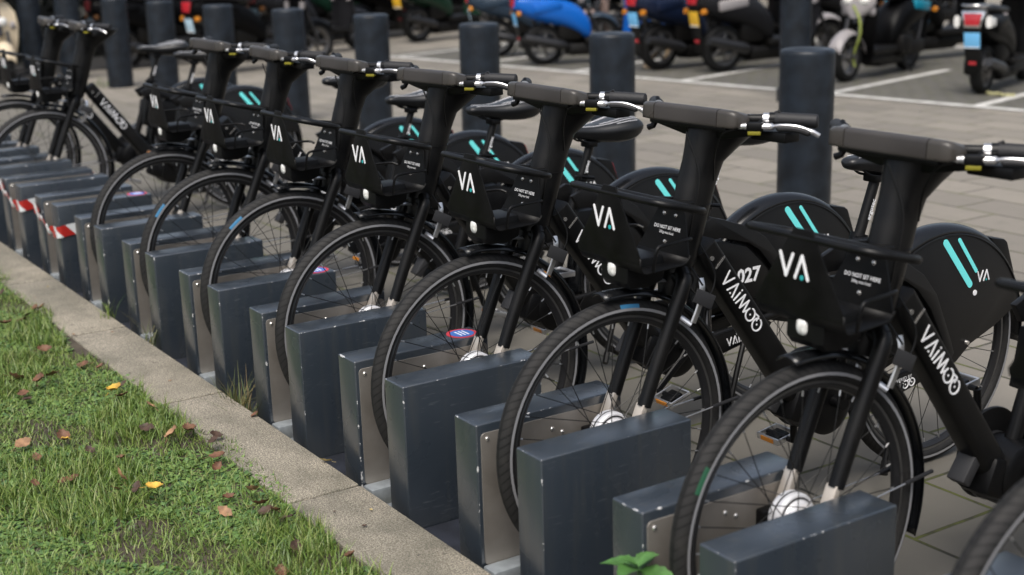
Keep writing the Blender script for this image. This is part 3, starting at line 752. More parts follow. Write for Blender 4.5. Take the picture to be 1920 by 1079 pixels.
    b.build('saddle_rails', PLAST, t)
    b = B(); rings = []; SADD = [(1.130, .006, .936, .006), (1.134, .020, .946, .024), (1.145, .029, .951, .036), (1.18, .033, .953, .044), (1.225, .040, .950, .052), (1.27, .057, .952, .064), (1.315, .078, .961, .080), (1.36, .092, .969, .090), (1.40, .093, .970, .088), (1.425, .082, .964, .070), (1.437, .062, .953, .046), (1.441, .03, .940, .018)]
    for y, hw_, zt, dp in SADD:
        ring = []
        for k in range(24):
            g_ = 2 * math.pi * k / 24; cx = math.copysign(abs(math.cos(g_)) ** .75, math.cos(g_)); sz = math.sin(g_)
            z = zt + (-dp * .5) + dp * .5 * math.copysign(abs(sz) ** .8, sz)
            if sz > 0: z -= .004 * (1 - abs(cx)) * (1 if y > 1.3 else .3)
            ring.append(Vector((hw_ * cx * (1 if sz > -.2 else .9), y, z)))
        rings.append(ring)
    b.loft(rings); sa = b.build('saddle', SEATM, t, smooth=80); md = sa.modifiers.new('sub', 'SUBSURF'); md.levels = 1; md.render_levels = 1
    b = B()
    for s in (-1, 1):
        def top(y, f):
            for (a, b1) in zip(SADD[:-1], SADD[1:]):
                if a[0] <= y <= b1[0]:
                    q = (y - a[0]) / (b1[0] - a[0]); hw_ = a[1] + (b1[1] - a[1]) * q; zt = a[2] + (b1[2] - a[2]) * q; dp = a[3] + (b1[3] - a[3]) * q
                    cx = f; g_ = math.acos(min(1, f ** (1 / .75))); sz = math.sin(g_)
                    return Vector((s * hw_ * cx, y, zt - dp * .5 + dp * .5 * sz ** .8 - .004 * (1 - cx) * (1 if y > 1.3 else .3) + .0006))
        for f0, f1, y0, y1 in ((.70, .62, 1.16, 1.41), (.45, .40, 1.27, 1.42), (.78, .80, 1.32, 1.40)):
            P = [top(y0 + (y1 - y0) * i / 14, f0 + (f1 - f0) * i / 14) for i in range(15)]
            b.tube(P, .0014, n=5)
    b.build('saddle_piping', LTXT, sa)
    # ---- rear: cover, fender, lamp
    guard(HUBR, .373, 186, -6, .092, .030, 56, 'rear_fender', FENDER, t)
    b = B(); c = (1.5, .345)
    poly = arc(c, .347, 10, 172, 40) + [(1.24, .40), (1.34, .36), (1.43, .315), (1.50, .296), (1.56, .306), (1.62, .350), (1.72, .385), (1.80, .425)]
    for s in (-1, 1):
        b.prism(poly, s * .036, s * .047, bev=.003)
    b.tube([(.047, c[0] + .347 * math.cos(R_(a)), c[1] + .347 * math.sin(R_(a))) for a in range(12, 172, 4)], .0032, n=6)
    cv = b.build('wheel_cover', COVER, t, smooth=30)
    ex = Y; o = Vector((.047, 0, 0))
    b = B(); b.stroke([(1.490, .672), (1.602, .533)], .0205, o, Y, Z, th=.0008); b.stroke([(1.548, .672), (1.626, .570)], .0120, o, Y, Z, th=.0008); b.build('cyan_stripe', CYAN, cv)
    b = B(); va_logo(b, (.047, 1.634, .535), Y, Z, .030, .0040); b.dot((1.626, .504), .0085, o, Y, Z); b.build('lettering', [WHITE, TEAL], cv)
    b = B(); b.lathe([(0, .008), (.006, .007), (.008, 0)], (.047, 1.50, .318), n=12); b.build('bolt', BOLT, cv); b = B(); b.lathe([(0, .008), (.006, .007), (.008, 0)], (.047, 1.60, .358), n=12); b.build('bolt', BOLT, cv)
    b = B(); b.prism([(1.70, .655), (1.762, .642), (1.776, .632), (1.806, .555), (1.822, .510), (1.80, .49), (1.75, .56)], -.036, .036, bev=.005)
    rl = b.build('tail_light', PLAST, t)
    b = B(); b.prism([(1.776, .630), (1.780, .630), (1.811, .548), (1.807, .545)], -.030, .030, bev=.001); b.build('red_lens', REDL, rl)
    # ---- seat-stay yoke and number plate box
    for s in (-1, 1):
        b = B(); b.prism([(1.10, .672), (1.16, .694), (1.20, .684), (1.32, .642), (1.385, .600), (1.44, .535), (1.51, .385), (1.525, .345), (1.51, .322), (1.482, .335), (1.47, .40), (1.416, .495), (1.36, .560), (1.312, .592), (1.20, .624), (1.13, .625)], s * .0485, s * .068, bev=.004)
        b.build('seat_stay', COVER, t)
    b = B(); b.prism([(1.13, .615), (1.20, .614), (1.31, .582), (1.40, .50), (1.445, .42), (1.38, .40), (1.20, .425), (1.10, .47)], -.058, .058, bev=.006); b.build('battery_box', FRAME, t)
    # ---- drive: motor, chain case, cranks
    b = B(); b.lathe([(0, -.06), (.07, -.06), (.082, -.052), (.084, 0), (.082, .052), (.07, .06), (.03, .063), (0, .063)], (0, 1.04, .285), n=36)
    b.box((0, .985, .285), (.10, .14, .10), rot=Matrix.Rotation(-.4, 3, 'X'), bev=.02)
    mo = b.build('motor', PLAST, t)
    b = B(); b.lathe([(.0845, -.05), (.0852, -.05), (.0852, -.036), (.0845, -.036)], (0, 1.04, .285), n=36); b.build('motor_ring', DARKM, mo)
    for s in (-1, 1):
        b = B(); b.tube([(s * .05, 1.06, .295), (s * .058, 1.25, .315), (s * .062, 1.49, .345)], [.016, .014, .012], n=12, r2=[.012, .010, .009]); b.build('chain_stay', FRAME, t)
    b = B(); b.prism([(1.10, .262), (1.14, .312), (1.38, .335), (1.41, .318), (1.39, .288), (1.2, .250)], .066, .072, bev=.002); cg = b.build('chain_guard', FRAME, t)
    b = B(); dr = Vector((0, 1, .10)).normalized(); ur = Vector((0, -.10, 1)).normalized()
    b.text('POWERED BY', .014, (.0722, 1.30, .311), dr, ur); wordmark(b, (.0722, 1.222, .273), dr, ur, .024, .0034); b.build('lettering', WHITE, cg)
    b = B(); b.prism(arc((1.06, .305), .115, 40, 320, 30) + [(1.2, .235), (1.42, .30), (1.50, .31), (1.53, .345), (1.50, .38), (1.40, .385), (1.2, .385)], -.078, -.066, bev=.004)
    b.build('chain_case', COVER, t)
    for s in (-1, 1):
        b = MB(); b.tube([(s * .088, 0, 0), (s * .094, .04, 0), (s * .096, .165, 0)], [.016, .0125, .011], n=10, r2=[.009, .008, .008]); b.tube([(s * .06, 0, 0), (s * .098, 0, 0)], .017, n=14)
        c = b.build('crank_arm', PLAST, t); c.location = BB + Vector(OFF)
        b = MB(); b.tube([(s * -.003, 0, 0), (s * .105, 0, 0)], .0075, n=8, mi=0)
        for q in (-1, 1): b.box((s * .062, q * .036, 0), (.088, .007, .020), bev=.002, mi=1)
        for q in (.022, .104): b.box((s * q, 0, 0), (.006, .075, .018), bev=.002, mi=1)
        for q in (-1, 1): b.box((s * .062, q * .0402, 0), (.05, .003, .012), mi=2)
        b.box((s * .062, 0, 0), (.05, .05, .012), bev=.004, mi=0)
        p = b.build('pedal', [PLAST, SILV, AMBER], c); p.location = (s * .10, .165, 0)
    b = B(); b.tube([(.07, 1.30, .30), (.10, 1.24, .20), (.115, 1.20, .105)], .009, n=10); b.tube([(.115, 1.20, .105), (.13, 1.18, .075)], .011, n=8); b.build('kickstand', PLAST, t)
    return t
def kids(o, name): return [c for c in o.children if c.name.split('.')[0] == name]
BK = {0: 'nearest complete black rental bike, its carrier panel largest and lowest in the row', 1: 'black rental bike second from the right, blue patch on top of its front tyre',
      2: 'black rental bike with number 027 on its rear box', 3: 'middle bike of the seven, black with white logo panel, fourth from either end', 4: 'black rental bike third from the taped docks, its wordmark partly hidden',
      5: 'black rental bike second to the right of the taped empty docks', 6: 'black rental bike right beside the taped empty docks', 9: 'black rental bike beyond the taped docks, wordmark clear against pale paving', 10: 'farthest black rental bike, at the left edge of the photo',
      -1: 'black rental bike cut off by the right edge, mostly its front tyre showing'}
CRANK = {0: 95, 1: -88, 2: 40, 3: -60, 4: 110, 5: 10, 6: 75, 9: -35, 10: 60, -1: 20}     # angle of right crank
PATCH = {1: (84, BLUE), 4: (128, BLUE), 5: (140, BLUE), 0: (150, GREEN), 3: (70, None)}
bike0 = make_bike(); BIKE = {}
order = [0] + [k for k in BK if k != 0]
for k in order: BIKE[k] = bike0 if k == 0 else copy_tree(bike0)
for k, b_ in BIKE.items():
    r2 = random.Random(40 + k)
    b_.location = (WX - PITCH * k, .35, 0); b_['label'] = BK[k]; 
    yaw = R_({1: 3, 2: 1, 3: 4, 5: -5, 6: 3, 9: -8, 10: -9}.get(k, 0)); pv = Vector((0, .313, 0)); rm = Matrix.Rotation(yaw, 3, 'Z')
    for nm in ('display_housing', 'stem_bracket', 'handlebar', 'brake_lever'):
        for o in kids(b_, nm): o.rotation_euler = (0, 0, yaw); o.location = pv - rm @ pv
    b_.rotation_euler = (0, R_(r2.uniform(-.6, .6)), R_(r2.uniform(-.35, .35)))
    for w in kids(b_, 'front_wheel'): w.rotation_euler = (r2.uniform(0, 6), 0, 0)
    for w in kids(b_, 'rear_wheel'): w.rotation_euler = (r2.uniform(0, 6), 0, 0)
    dz = {1: 0, 3: -.05, 4: -.035, 5: -.05, 6: -.02, 2: 0.01}.get(k, r2.uniform(-.03, .0))
    for nm in ('saddle', 'saddle_rails', 'seat_post'):
        for o in kids(b_, nm): o.location = Vector((0, .376 * dz, dz))
    for c in kids(b_, 'crank_arm'):
        right = c.data.vertices[0].co.x < 0
        a = R_(CRANK[k] + (0 if right else 180)); c.rotation_euler = (a, 0, 0)
        for p in c.children: p.rotation_euler = (-a + r2.uniform(-.4, .4), 0, 0)
    if k in PATCH and PATCH[k][1]:
        a0 = PATCH[k][0]; w = kids(b_, 'front_wheel')[0]; ph = math.degrees(w.rotation_euler.x); mb = MB(); rows = []
        for i in range(9):
            a = R_(a0 - ph - 5 + 10 * i / 8); rows.append([Vector((.0247 * math.sin(t_), (.321 + .0249 * math.cos(t_)) * math.cos(a), (.321 + .0249 * math.cos(t_)) * math.sin(a))) for t_ in (.95, 1.1, 1.25, 1.4)])
        mb.loft(rows, closed=False, cap=False); mb.build('tyre_patch', PATCH[k][1], w)
mb = MB(OFF); mb.text('027', .064, (.0588, 1.318, .484), (0, 1, 0), (0, 0, 1), bold=.0022); mb.build('number', WHITE, kids(BIKE[2], 'battery_box')[0])
# ------------------------------------------------------------------ bollards
def bollard_mat():
    M = mat('bollard_paint', (0.0105, 0.0145, 0.0205), 0.42, spec=.32, var=.45, vscale=9, rvar=.08); return M
BOLL = bollard_mat()
b = MB(); b.lathe([(0, .945), (.118, .945), (.128, .941), (.1335, .932), (.135, .92), (.135, .0), (.138, -.002)], (0, 0, 0), axis='z', n=48)
boll0 = b.build('bollard', BOLL, smooth=40)
BX = [(-3.393, 3.372, 'nearest and largest bollard, behind the nearest complete bike'), (-5.016, 3.40, 'second bollard from the right'), (-6.44, 3.36, 'third bollard from the right'),
      (-8.06, 3.39, 'fourth bollard from the right, in line with the middle bike'), (-9.43, 3.33, 'fifth bollard from the right'), (-10.72, 3.20, 'sixth bollard from the right, behind the far saddles'),
      (-12.15, 3.16, 'third bollard from the left of those clear of the bikes'), (-13.42, 3.10, 'bollard with its foot and grass tufts in plain view at the left'), (-14.75, 2.98, 'second bollard from the left edge, half hidden by a bike stem'), (-16.1, 2.9, 'leftmost bollard, deep in the dark background')]
for i, (x, y, lab) in enumerate(BX):
    o = boll0 if i == 0 else boll0.copy()
    if i: COL.objects.link(o)
    o.location = (x, y, 0); o.rotation_euler = (R_(rnd.uniform(-.6, .6)), R_(rnd.uniform(-.6, .6)), rnd.uniform(0, 6))
    tag(o, 'slate grey steel ' + lab, 'bollard', 'steel bollards along the pavement')
b = MB(); b.lathe([(0, 3.0), (.10, 3.0), (.135, 2.96), (.135, 0)], (0, 0, 0), axis='z', n=40); b.lathe([(.135, .12), (.15, .12), (.155, .1), (.155, 0)], (0, 0, 0), axis='z', n=40)
lc = thing('lamp_post', 'tall dark lamp post rising behind the nearest bollard', 'lamp post', (-7.35, 7.16, 0)); b.build('post', BOLL, lc)
b = MB(); b.box((0, .0, 1.1), (.1, .285, .25), bev=.01); b.build('access_door', BOLL, lc)
# ------------------------------------------------------------------ scooters
TYR2 = mat('scooter_tyre', (.006, .006, .006), .7, spec=.3); WRIM = mat('scooter_rim', (.16, .155, .15), .4, .6); ENG = mat('engine_dark', (.006, .0055, .005), .5, .2, spec=.3)
CHR = mat('chrome', (.75, .75, .75), .15, 1.0)
def paint(n_, c, rough=.3): return mat('paint_' + n_, c, rough, coat=.12, spec=.25)
BLACKP = mat('paint_black', (.003, .003, .0033), .35, spec=.10); NAVY = paint('navy', (.008, .014, .035)); BLUEP = paint('blue', (.006, .11, .46)); DBLUE = paint('dark_blue', (.02, .035, .055))
GREYP = paint('grey', (.30, .28, .28)); DGREY = mat('paint_dark_grey', (.012, .012, .0135), .35, spec=.2); CREAM = paint('cream', (.62, .52, .37)); TAUPE = paint('taupe', (.30, .22, .19)); GREENP = paint('green', (.008, .032, .018)); TEALP = paint('teal', (.01, .22, .32))
PBLUE = mat('plate_blue', (.16, .47, .78), .4); PYEL = mat('plate_yellow', (.72, .42, .03), .4); PDIM = mat('plate_dim', (.03, .05, .065), .5); PPALE = mat('plate_pale', (.45, .62, .72), .4)
DARKRED = mat('dull_red_lens', (.06, .006, .007), .4); DARKAMB = mat('dull_amber_lens', (.09, .035, .006), .4)
def superell(cx, cz, hw, hh, y, n=20, e=.7):
    return [Vector((cx + hw * math.copysign(abs(math.cos(2 * math.pi * k / n)) ** e, math.cos(2 * math.pi * k / n)), y, cz + hh * math.copysign(abs(math.sin(2 * math.pi * k / n)) ** e, math.sin(2 * math.pi * k / n)))) for k in range(n)]
def make_scooter(label, loc, rz, body, panel=None, plate=PBLUE, tail='block', rack=False, mudflap=True, scale=1.0, seatc=None, rear=None, side=None, lamps=False):
    """Heading +Y, origin under the rear wheel."""
    panel = panel or body
    t = thing('parked_scooter', label, 'scooter', loc, rz, 'scooters parked in the bays'); t.scale = (scale,) * 3
    def wheel(name, y, r=.235, w=.055):
        b = MB(); b.lathe([(r - .07, -w * .9), (r - .03, -w), (r - .006, -w * .62), (r, 0), (r - .006, w * .62), (r - .03, w), (r - .07, w * .9)], (0, y, r), n=36)
        o = b.build(name, TYR2, t, smooth=60)
        b = MB(); b.lathe([(r - .066, -.04), (r - .085, -.035), (r - .09, 0), (r - .085, .035), (r - .066, .04)], (0, y, r), n=36)
        for q in range(5):
            a = 2 * math.pi * q / 5; b.tube([(0, y + .03 * math.cos(a), r + .03 * math.sin(a)), (0, y + (r - .085) * math.cos(a), r + (r - .085) * math.sin(a))], [.018, .012], n=8, r2=[.02, .016])
        b.tube([(-.06, y, r), (.06, y, r)], .035, n=16); b.build('rim', WRIM, o); return o
    wheel('rear_wheel', 0); wheel('front_wheel', 1.26)
    # rear body
    b = MB(); b.loft([superell(0, .735, .02, .02, -.36), superell(0, .725, .075, .055, -.35), superell(0, .70, .125, .085, -.31), superell(0, .665, .155, .125, -.2), superell(0, .63, .17, .155, 0), superell(0, .60, .175, .165, .2), superell(0, .52, .17, .17, .38), superell(0, .42, .15, .15, .50), superell(0, .36, .12, .10, .56)])
    rb = b.build('rear_body', rear or body, t, smooth=60); md = rb.modifiers.new('s', 'SUBSURF'); md.levels = 1; md.render_levels = 1
    for s in (-1, 1):
        b = MB(); b.box((s * .155, .02, .66), (.05, .34, .10), rot=Matrix.Rotation(.12, 3, 'X'), bev=.022); b.build('side_panel', side or panel, t)
    b = MB(); b.loft([superell(0, .80, .05, .02, -.25), superell(0, .81, .13, .035, -.2), superell(0, .80, .145, .045, 0), superell(0, .775, .13, .04, .22), superell(0, .765, .10, .035, .40), superell(0, .76, .05, .02, .45)]); b.build('seat', seatc or SEATM, t, smooth=60)
    # engine, exhaust, shock
    b = MB(); b.box((-.10, .16, .255), (.12, .50, .15), bev=.03); b.box((-.10, .36, .30), (.20, .22, .2), bev=.04); b.build('engine', ENG, t)
    b = MB(); b.tube(smoothpath([(.07, .35, .22), (.11, .22, .22), (.135, .1, .25), (.14, -.25, .33)], 4), [.02, .02, .022, .03, .05, .055, .055, .055, .055, .05, .05, .05, .04], n=14); b.build('exhaust', DARKM, t)
    b = MB(); b.tube([(-.10, -.02, .27), (-.11, -.10, .58)], .024, n=12); b.build('rear_shock', DARKM, t)
    # floor, shield
    b = MB(); b.box((0, .72, .27), (.33, .52, .07), bev=.02); b.box((0, .72, .19), (.25, .45, .10), bev=.03); b.build('floorboard', ENG, t)
    b = MB(); b.loft([superell(0, .25, .14, .05, .98, e=.5), ] + [[Vector((hw * math.cos(2 * math.pi * k / 20), y + (.05 + .06 * abs(math.cos(2 * math.pi * k / 20)) * -1) * math.sin(2 * math.pi * k / 20), z)) for k in range(20)] for z, hw, y in ((.33, .16, 1.0), (.5, .19, 1.03), (.65, .205, 1.03), (.8, .19, 1.0), (.9, .12, .975), (.94, .06, .965))]); b.build('leg_shield', body, t, smooth=60)
    b = MB()
    P = arc((1.26, .235), .265, 20, 165, 14); b.loft([[Vector((x, p[0], p[1] - .05 * (abs(x) / .075) ** 2)) for x in (-.075, -.06, -.035, 0, .035, .06, .075)] for p in P], closed=False, cap=False)
    o = b.build('front_fender', panel, t, smooth=60, recalc=False); md = o.modifiers.new('t', 'SOLIDIFY'); md.thickness = .006
    b = MB()
    for s in (-1, 1): b.tube([(s * .075, 1.26, .235), (s * .07, 1.10, .60)], .02, n=10)
    b.tube([(0, 1.1, .55), (0, .97, .98)], .03, n=12); b.build('front_fork', DARKM, t)
    b = MB(); b.loft([superell(0, 1.0, .05, .03, .86), superell(0, 1.01, .13, .05, .90), superell(0, 1.0, .14, .06, .98), superell(0, .985, .09, .045, 1.06), superell(0, .98, .03, .02, 1.09)])
    hs = b.build('handlebar', panel, t, smooth=60)
    for s in (-1, 1):
        b = MB(); b.tube([(s * .12, .94, 1.01), (s * .33, .88, 1.0)], .018, n=12); b.build('grip', RUB, hs)
        b = MB(); b.tube([(s * .17, .95, 1.03), (s * .22, .95, 1.20)], .006, n=8); b.box((s * .25, .95, 1.25), (.12, .02, .08), bev=.01); b.build('mirror', PLAST, hs)
    b = MB(); b.loft([superell(0, .70, .09, .055, 1.055), superell(0, .70, .075, .045, 1.085), superell(0, .70, .03, .02, 1.10)]); b.build('headlight', LENS, t, smooth=60)
    for s in (-1, 1):
        b = MB(); b.loft([superell(s * .145, .66, .035, .045, 1.0), superell(s * .145, .66, .03, .04, 1.05), superell(s * .145, .66, .01, .012, 1.065)]); b.build('front_indicator', GREYP, t, smooth=60)
    if lamps:
        b = MB(); b.loft([[Vector((hw * math.cos(2 * math.pi * k / 20), y + .07 * math.sin(2 * math.pi * k / 20), z)) for k in range(20)] for z, hw, y in ((.60, .05, 1.075), (.66, .15, 1.06), (.74, .19, 1.05), (.84, .17, 1.03), (.92, .10, 1.0), (.94, .04, .99))]); b.build('front_cowl', GREYP, t, smooth=60)
        for s in (-1, 1):
            b = MB(); b.loft([superell(s * .085, .765, .055, .045, 1.05), superell(s * .085, .765, .05, .04, 1.11), superell(s * .085, .765, .02, .016, 1.125)]); b.build('cowl_lamp', LENS, t, smooth=60)
    RL, AL = (DARKRED, DARKAMB) if tail == 'dull' else (REDL, AMBER)
    # tail
    b = MB(); b.prism([(-.088, .775), (.088, .775), (.062, .665), (-.062, .665)], -.372, -.30, fn=lambda x, a, c: Vector((a, x + (c - .665) * .12, c)), bev=.012); tl = b.build('tail_light', RL, t)
    b = MB(); b.prism([(-.112, .795), (.112, .795), (.077, .645), (-.077, .645)], -.352, -.26, fn=lambda x, a, c: Vector((a, x + (c - .665) * .12, c)), bev=.01); b.build('tail_surround', CHR if tail == 'chrome' else body, t)
    for s in (-1, 1):
        b = MB()
        if tail == 'chrome': b.loft([superell(s * .15, .70, .028, .055, -.335), superell(s * .155, .695, .024, .05, -.30), superell(s * .16, .69, .02, .04, -.22)])
        else: b.tube([(s * .06, -.30, .60), (s * .13, -.31, .60)], .008, n=8); b.loft([superell(s * .145, .60, .022, .024, -.335), superell(s * .145, .60, .026, .028, -.31), superell(s * .145, .60, .02, .02, -.29)])
        b.build('indicator', LENS if tail == 'chrome' else AL, t, smooth=60)
    b = MB(); b.prism([(-.085, .64), (.085, .64), (.075, .40), (.06, .20), (-.06, .20), (-.075, .40)], -.345, -.330, fn=lambda x, a, c: Vector((a, x + (c - .64) * -.18, c)), bev=.004); mf = b.build('mudflap', PLAST, t)
    b = MB(); b.prism([(-.074, .60), (.074, .60), (.074, .455), (-.074, .455)], -.354, -.347, fn=lambda x, a, c: Vector((a, x + (c - .64) * -.18, c)), bev=.002); pl = b.build('licence_plate', plate, t)
    b = MB(); b.prism([(-.07, .468), (.07, .468), (.07, .459), (-.07, .459)], -.3555, -.3545, fn=lambda x, a, c: Vector((a, x + (c - .64) * -.18, c))); b.build('plate_border', WHITE, pl)
    b = MB(); b.prism([(-.035, .33), (.035, .33), (.035, .30), (-.035, .30)], -.354, -.347, fn=lambda x, a, c: Vector((a, x + (c - .64) * -.18, c)), bev=.002); b.build('reflector', RL, t)
    if rack:
        b = MB(); b.tube(smoothpath([(-.10, -.1, .82), (-.10, -.30, .845), (-.07, -.40, .85), (.07, -.40, .85), (.10, -.30, .845), (.10, -.1, .82)], 6), .010, n=10); b.build('grab_rail', CHR, t)
    b = MB(); b.box((0, .30, .42), (.24, .30, .30), bev=.05); b.box((0, .52, .17), (.22, .5, .14), bev=.04); b.build('underbody', ENG, t)
    b = MB(); b.tube([(-.07, .30, .18), (-.12, .22, .06), (-.16, .18, .012)], .011, n=8); b.build('side_stand', DARKM, t)
    return t
sc1 = make_scooter('black scooter on the right with big red tail light, chrome trim and blue plate', (-6.52, 8.62, 0), R_(20), BLACKP, plate=PBLUE, tail='chrome', rack=True, scale=.93)
make_scooter('scooter facing the camera with light grey front fender and teal side panel', (-8.36, 9.72, 0), R_(195), BLACKP, panel=GREYP, plate=PBLUE, rear=BLACKP, side=TEALP, lamps=True)
make_scooter('dark grey scooter with pale side panels, red tail light and yellow plate', (-9.62, 8.32, 0), R_(-6), DGREY, panel=GREYP, plate=PYEL, scale=1.08)
make_scooter('navy black scooter with blue plate and a tan lock chain hanging at its rear wheel', (-10.30, 8.02, 0), R_(0), NAVY, plate=PBLUE, scale=1.06)
make_scooter('bright blue scooter with blue plate, left of the second bollard', (-11.75, 7.50, 0), R_(-20), BLUEP, plate=PBLUE)
make_scooter('dark blue grey scooter parked left of the bright blue one', (-13.05, 7.70, 0), R_(-30), DBLUE, plate=PPALE)
make_scooter('taupe scooter facing the camera between the blue and the navy scooters', (-12.55, 10.2, 0), R_(160), TAUPE)
make_scooter('black scooter at the far right edge, mostly cut off', (-5.15, 9.7, 0), R_(-8), BLACKP, plate=PYEL, tail='chrome')
make_scooter('cream scooter at the top left corner, only its rounded cream shell in view', (-15.62, 2.26, 0), R_(-95), CREAM)
FAR = [(-8.95, 10.2, -4, BLACKP, PBLUE, 'black scooter between the lamp post and the grey-fendered scooter'), (-11.05, 9.3, -4, BLACKP, PBLUE, 'black scooter behind the navy one, near the taupe scooter'), (-10.3, 10.4, 2, DGREY, PBLUE, 'dark grey scooter tucked behind the yellow-plated one'), (-13.6, 9.9, -16, BLACKP, PBLUE, 'black scooter behind the bright blue one'), (-7.5, 10.6, 10, BLACKP, PBLUE, 'black scooter beyond the bay line left of the chrome-trimmed one'),
       (-15.9, 8.18, 12, GREENP, PYEL, 'dark green scooter with yellow plate, right of the fourth bollard top'), (-16.95, 7.86, 8, BLACKP, PPALE, 'black scooter with pale plate between the fifth and fourth bollards'),
       (-18.6, 7.55, 5, GREENP, PYEL, 'green scooter with yellow plate above the fifth bollard'), (-13.95, 4.45, 10, BLACKP, PPALE, 'black scooter with red lamp and pale blue plate between two left bollards'),
       (-15.2, 5.75, 15, DGREY, PBLUE, 'dark grey scooter in the shade behind the sixth bollard'), (-16.4, 4.5, 4, BLACKP, PBLUE, 'black scooter in deep shade left of the red-lamped one'), (-16.4, 6.3, 12, BLACKP, PBLUE, 'black scooter in the shade behind the dark grey one'),
       (-15.45, 3.8, 2, BLACKP, PBLUE, 'black scooter in the shade behind the leftmost bollards'),
       (-17.9, 9.3, 20, BLACKP, PBLUE, 'black scooter behind the pale plated one'), (-16.4, 10.4, 16, BLACKP, PBLUE, 'black scooter behind the dark green one'), (-19.0, 11.0, 10, BLACKP, PBLUE, 'rearmost black scooter beside the hedge'), (-14.4, 9.6, -20, BLACKP, PBLUE, 'black scooter behind the dark blue grey one'),
       (-10.9, 13.3, 178, BLACKP, PBLUE, 'black scooter of the second row seen between the teal and chrome ones'), (-12.6, 13.6, 172, DGREY, PBLUE, 'dark grey scooter of the second row, facing the camera'), (-14.5, 13.0, 185, BLACKP, PYEL, 'black scooter of the second row behind the taupe one'),
       (-9.0, 13.9, 180, BLACKP, PBLUE, 'rightmost black scooter of the second row')]
for x, y, a, c, p, lab in FAR: make_scooter(lab, (x, y, 0), R_(a), c, plate=p if ('plate' in lab) else PDIM, tail='block' if 'red lamp' in lab else 'dull', scale=1.08)
# lock chains
TANM = mat('tan_chain_sleeve', (.42, .31, .19), .7); LIME = mat('lime_chain_sleeve', (.22, .26, .05), .6)
def chain(name, label, pts, r, mt):
    b = MB(); P = smoothpath(pts, 6); n_ = len(P); b.tube(P, [r * (1 + .18 * math.sin(i * 1.9)) for i in range(n_)], n=10); o = b.build(name, mt, smooth=60); tag(o, label, 'lock chain')
chain('lock_chain', 'tan sleeved lock chain looping down beside the navy scooter rear wheel', [(-10.42, 8.30, .36), (-10.33, 8.18, .24), (-10.33, 8.12, .10), (-10.40, 8.05, .022), (-10.52, 8.02, .02), (-10.60, 8.10, .06), (-10.60, 8.25, .2)], .022, TANM)
chain('lock_chain', 'lime green lock chain hanging beside the grey front fender', [(-8.05, 8.60, .72), (-7.93, 8.56, .60), (-7.90, 8.54, .45), (-7.95, 8.53, .30), (-7.97, 8.54, .20), (-7.96, 8.55, .15)], .0125, LIME)
chain('lock_chain', 'short yellowish chain lying on the ground by the black scooter wheel', [(-6.45, 8.62, .018), (-6.38, 8.55, .018), (-6.30, 8.58, .018), (-6.22, 8.54, .018), (-6.15, 8.60, .018)], .016, mat('yellowish_chain', (.34, .32, .16), .6))
# ------------------------------------------------------------------ hedge behind, coloured near-black as shade
def rand_leaf_mat(name, cols, rough=.55, trans=.25):
    M = bpy.data.materials.new(name); M.use_nodes = True; nt = M.node_tree; n = nt.nodes; l = nt.links; b = n["Principled BSDF"]
    g = n.new("ShaderNodeNewGeometry"); cr = n.new("ShaderNodeValToRGB"); el = cr.color_ramp.elements
    while len(el) < len(cols): el.new(.5)
    for i, c in enumerate(cols): el[i].position = i / (len(cols) - 1); el[i].color = (*c, 1)
    l.new(g.outputs['Random Per Island'], cr.inputs[0]); l.new(cr.outputs[0], b.inputs['Base Color']); b.inputs['Roughness'].default_value = rough
    if trans: b.inputs['Subsurface Weight'].default_value = 0; b.inputs['Transmission Weight'].default_value = 0
    return M
HEDGE = rand_leaf_mat('shaded_hedge_leaf', [(.002, .003, .0015), (.004, .006, .002), (.007, .010, .004)])  # near-black leaves: deep shade painted into the foliage colour
def np_mesh(name, verts, faces, mt, smooth=False):
    me = bpy.data.meshes.new(name); me.from_pydata(verts.tolist() if hasattr(verts, 'tolist') else verts, [], faces.tolist() if hasattr(faces, 'tolist') else faces)
    me.materials.append(mt); ob = bpy.data.objects.new(name, me); COL.objects.link(ob)
    if smooth: me.polygons.foreach_set('use_smooth', [True] * len(me.polygons))
    return ob
rs = np.random.RandomState(3)
def leaf_cloud(n, cx, size, leaf):
    """quads scattered through a box volume."""
    p = rs.uniform(-.5, .5, (n, 3)) * np.array(size) + np.array(cx)
    a = rs.normal(size=(n, 3)); a /= np.linalg.norm(a, axis=1)[:, None]; b_ = rs.normal(size=(n, 3)); b_ = np.cross(a, b_); b_ /= np.linalg.norm(b_, axis=1)[:, None]
    L = leaf * rs.uniform(.6, 1.3, (n, 1))
    V = np.stack([p - a * L, p + b_ * L * .45, p + a * L, p - b_ * L * .45], 1).reshape(-1, 3)
    F = np.arange(4 * n).reshape(n, 4); return V, F
HP = [(-16.9, -.6), (-17.9, 4.0), (-19.4, 8.2), (-22.4, 12.9), (-19.0, 19.5)]; hr = thing('hedge', 'dense hedge painted near-black for shade, closing off the far side behind the scooters', 'hedge', (*HP[0], 0))
VS, FS, nv = [], [], 0; b = MB()
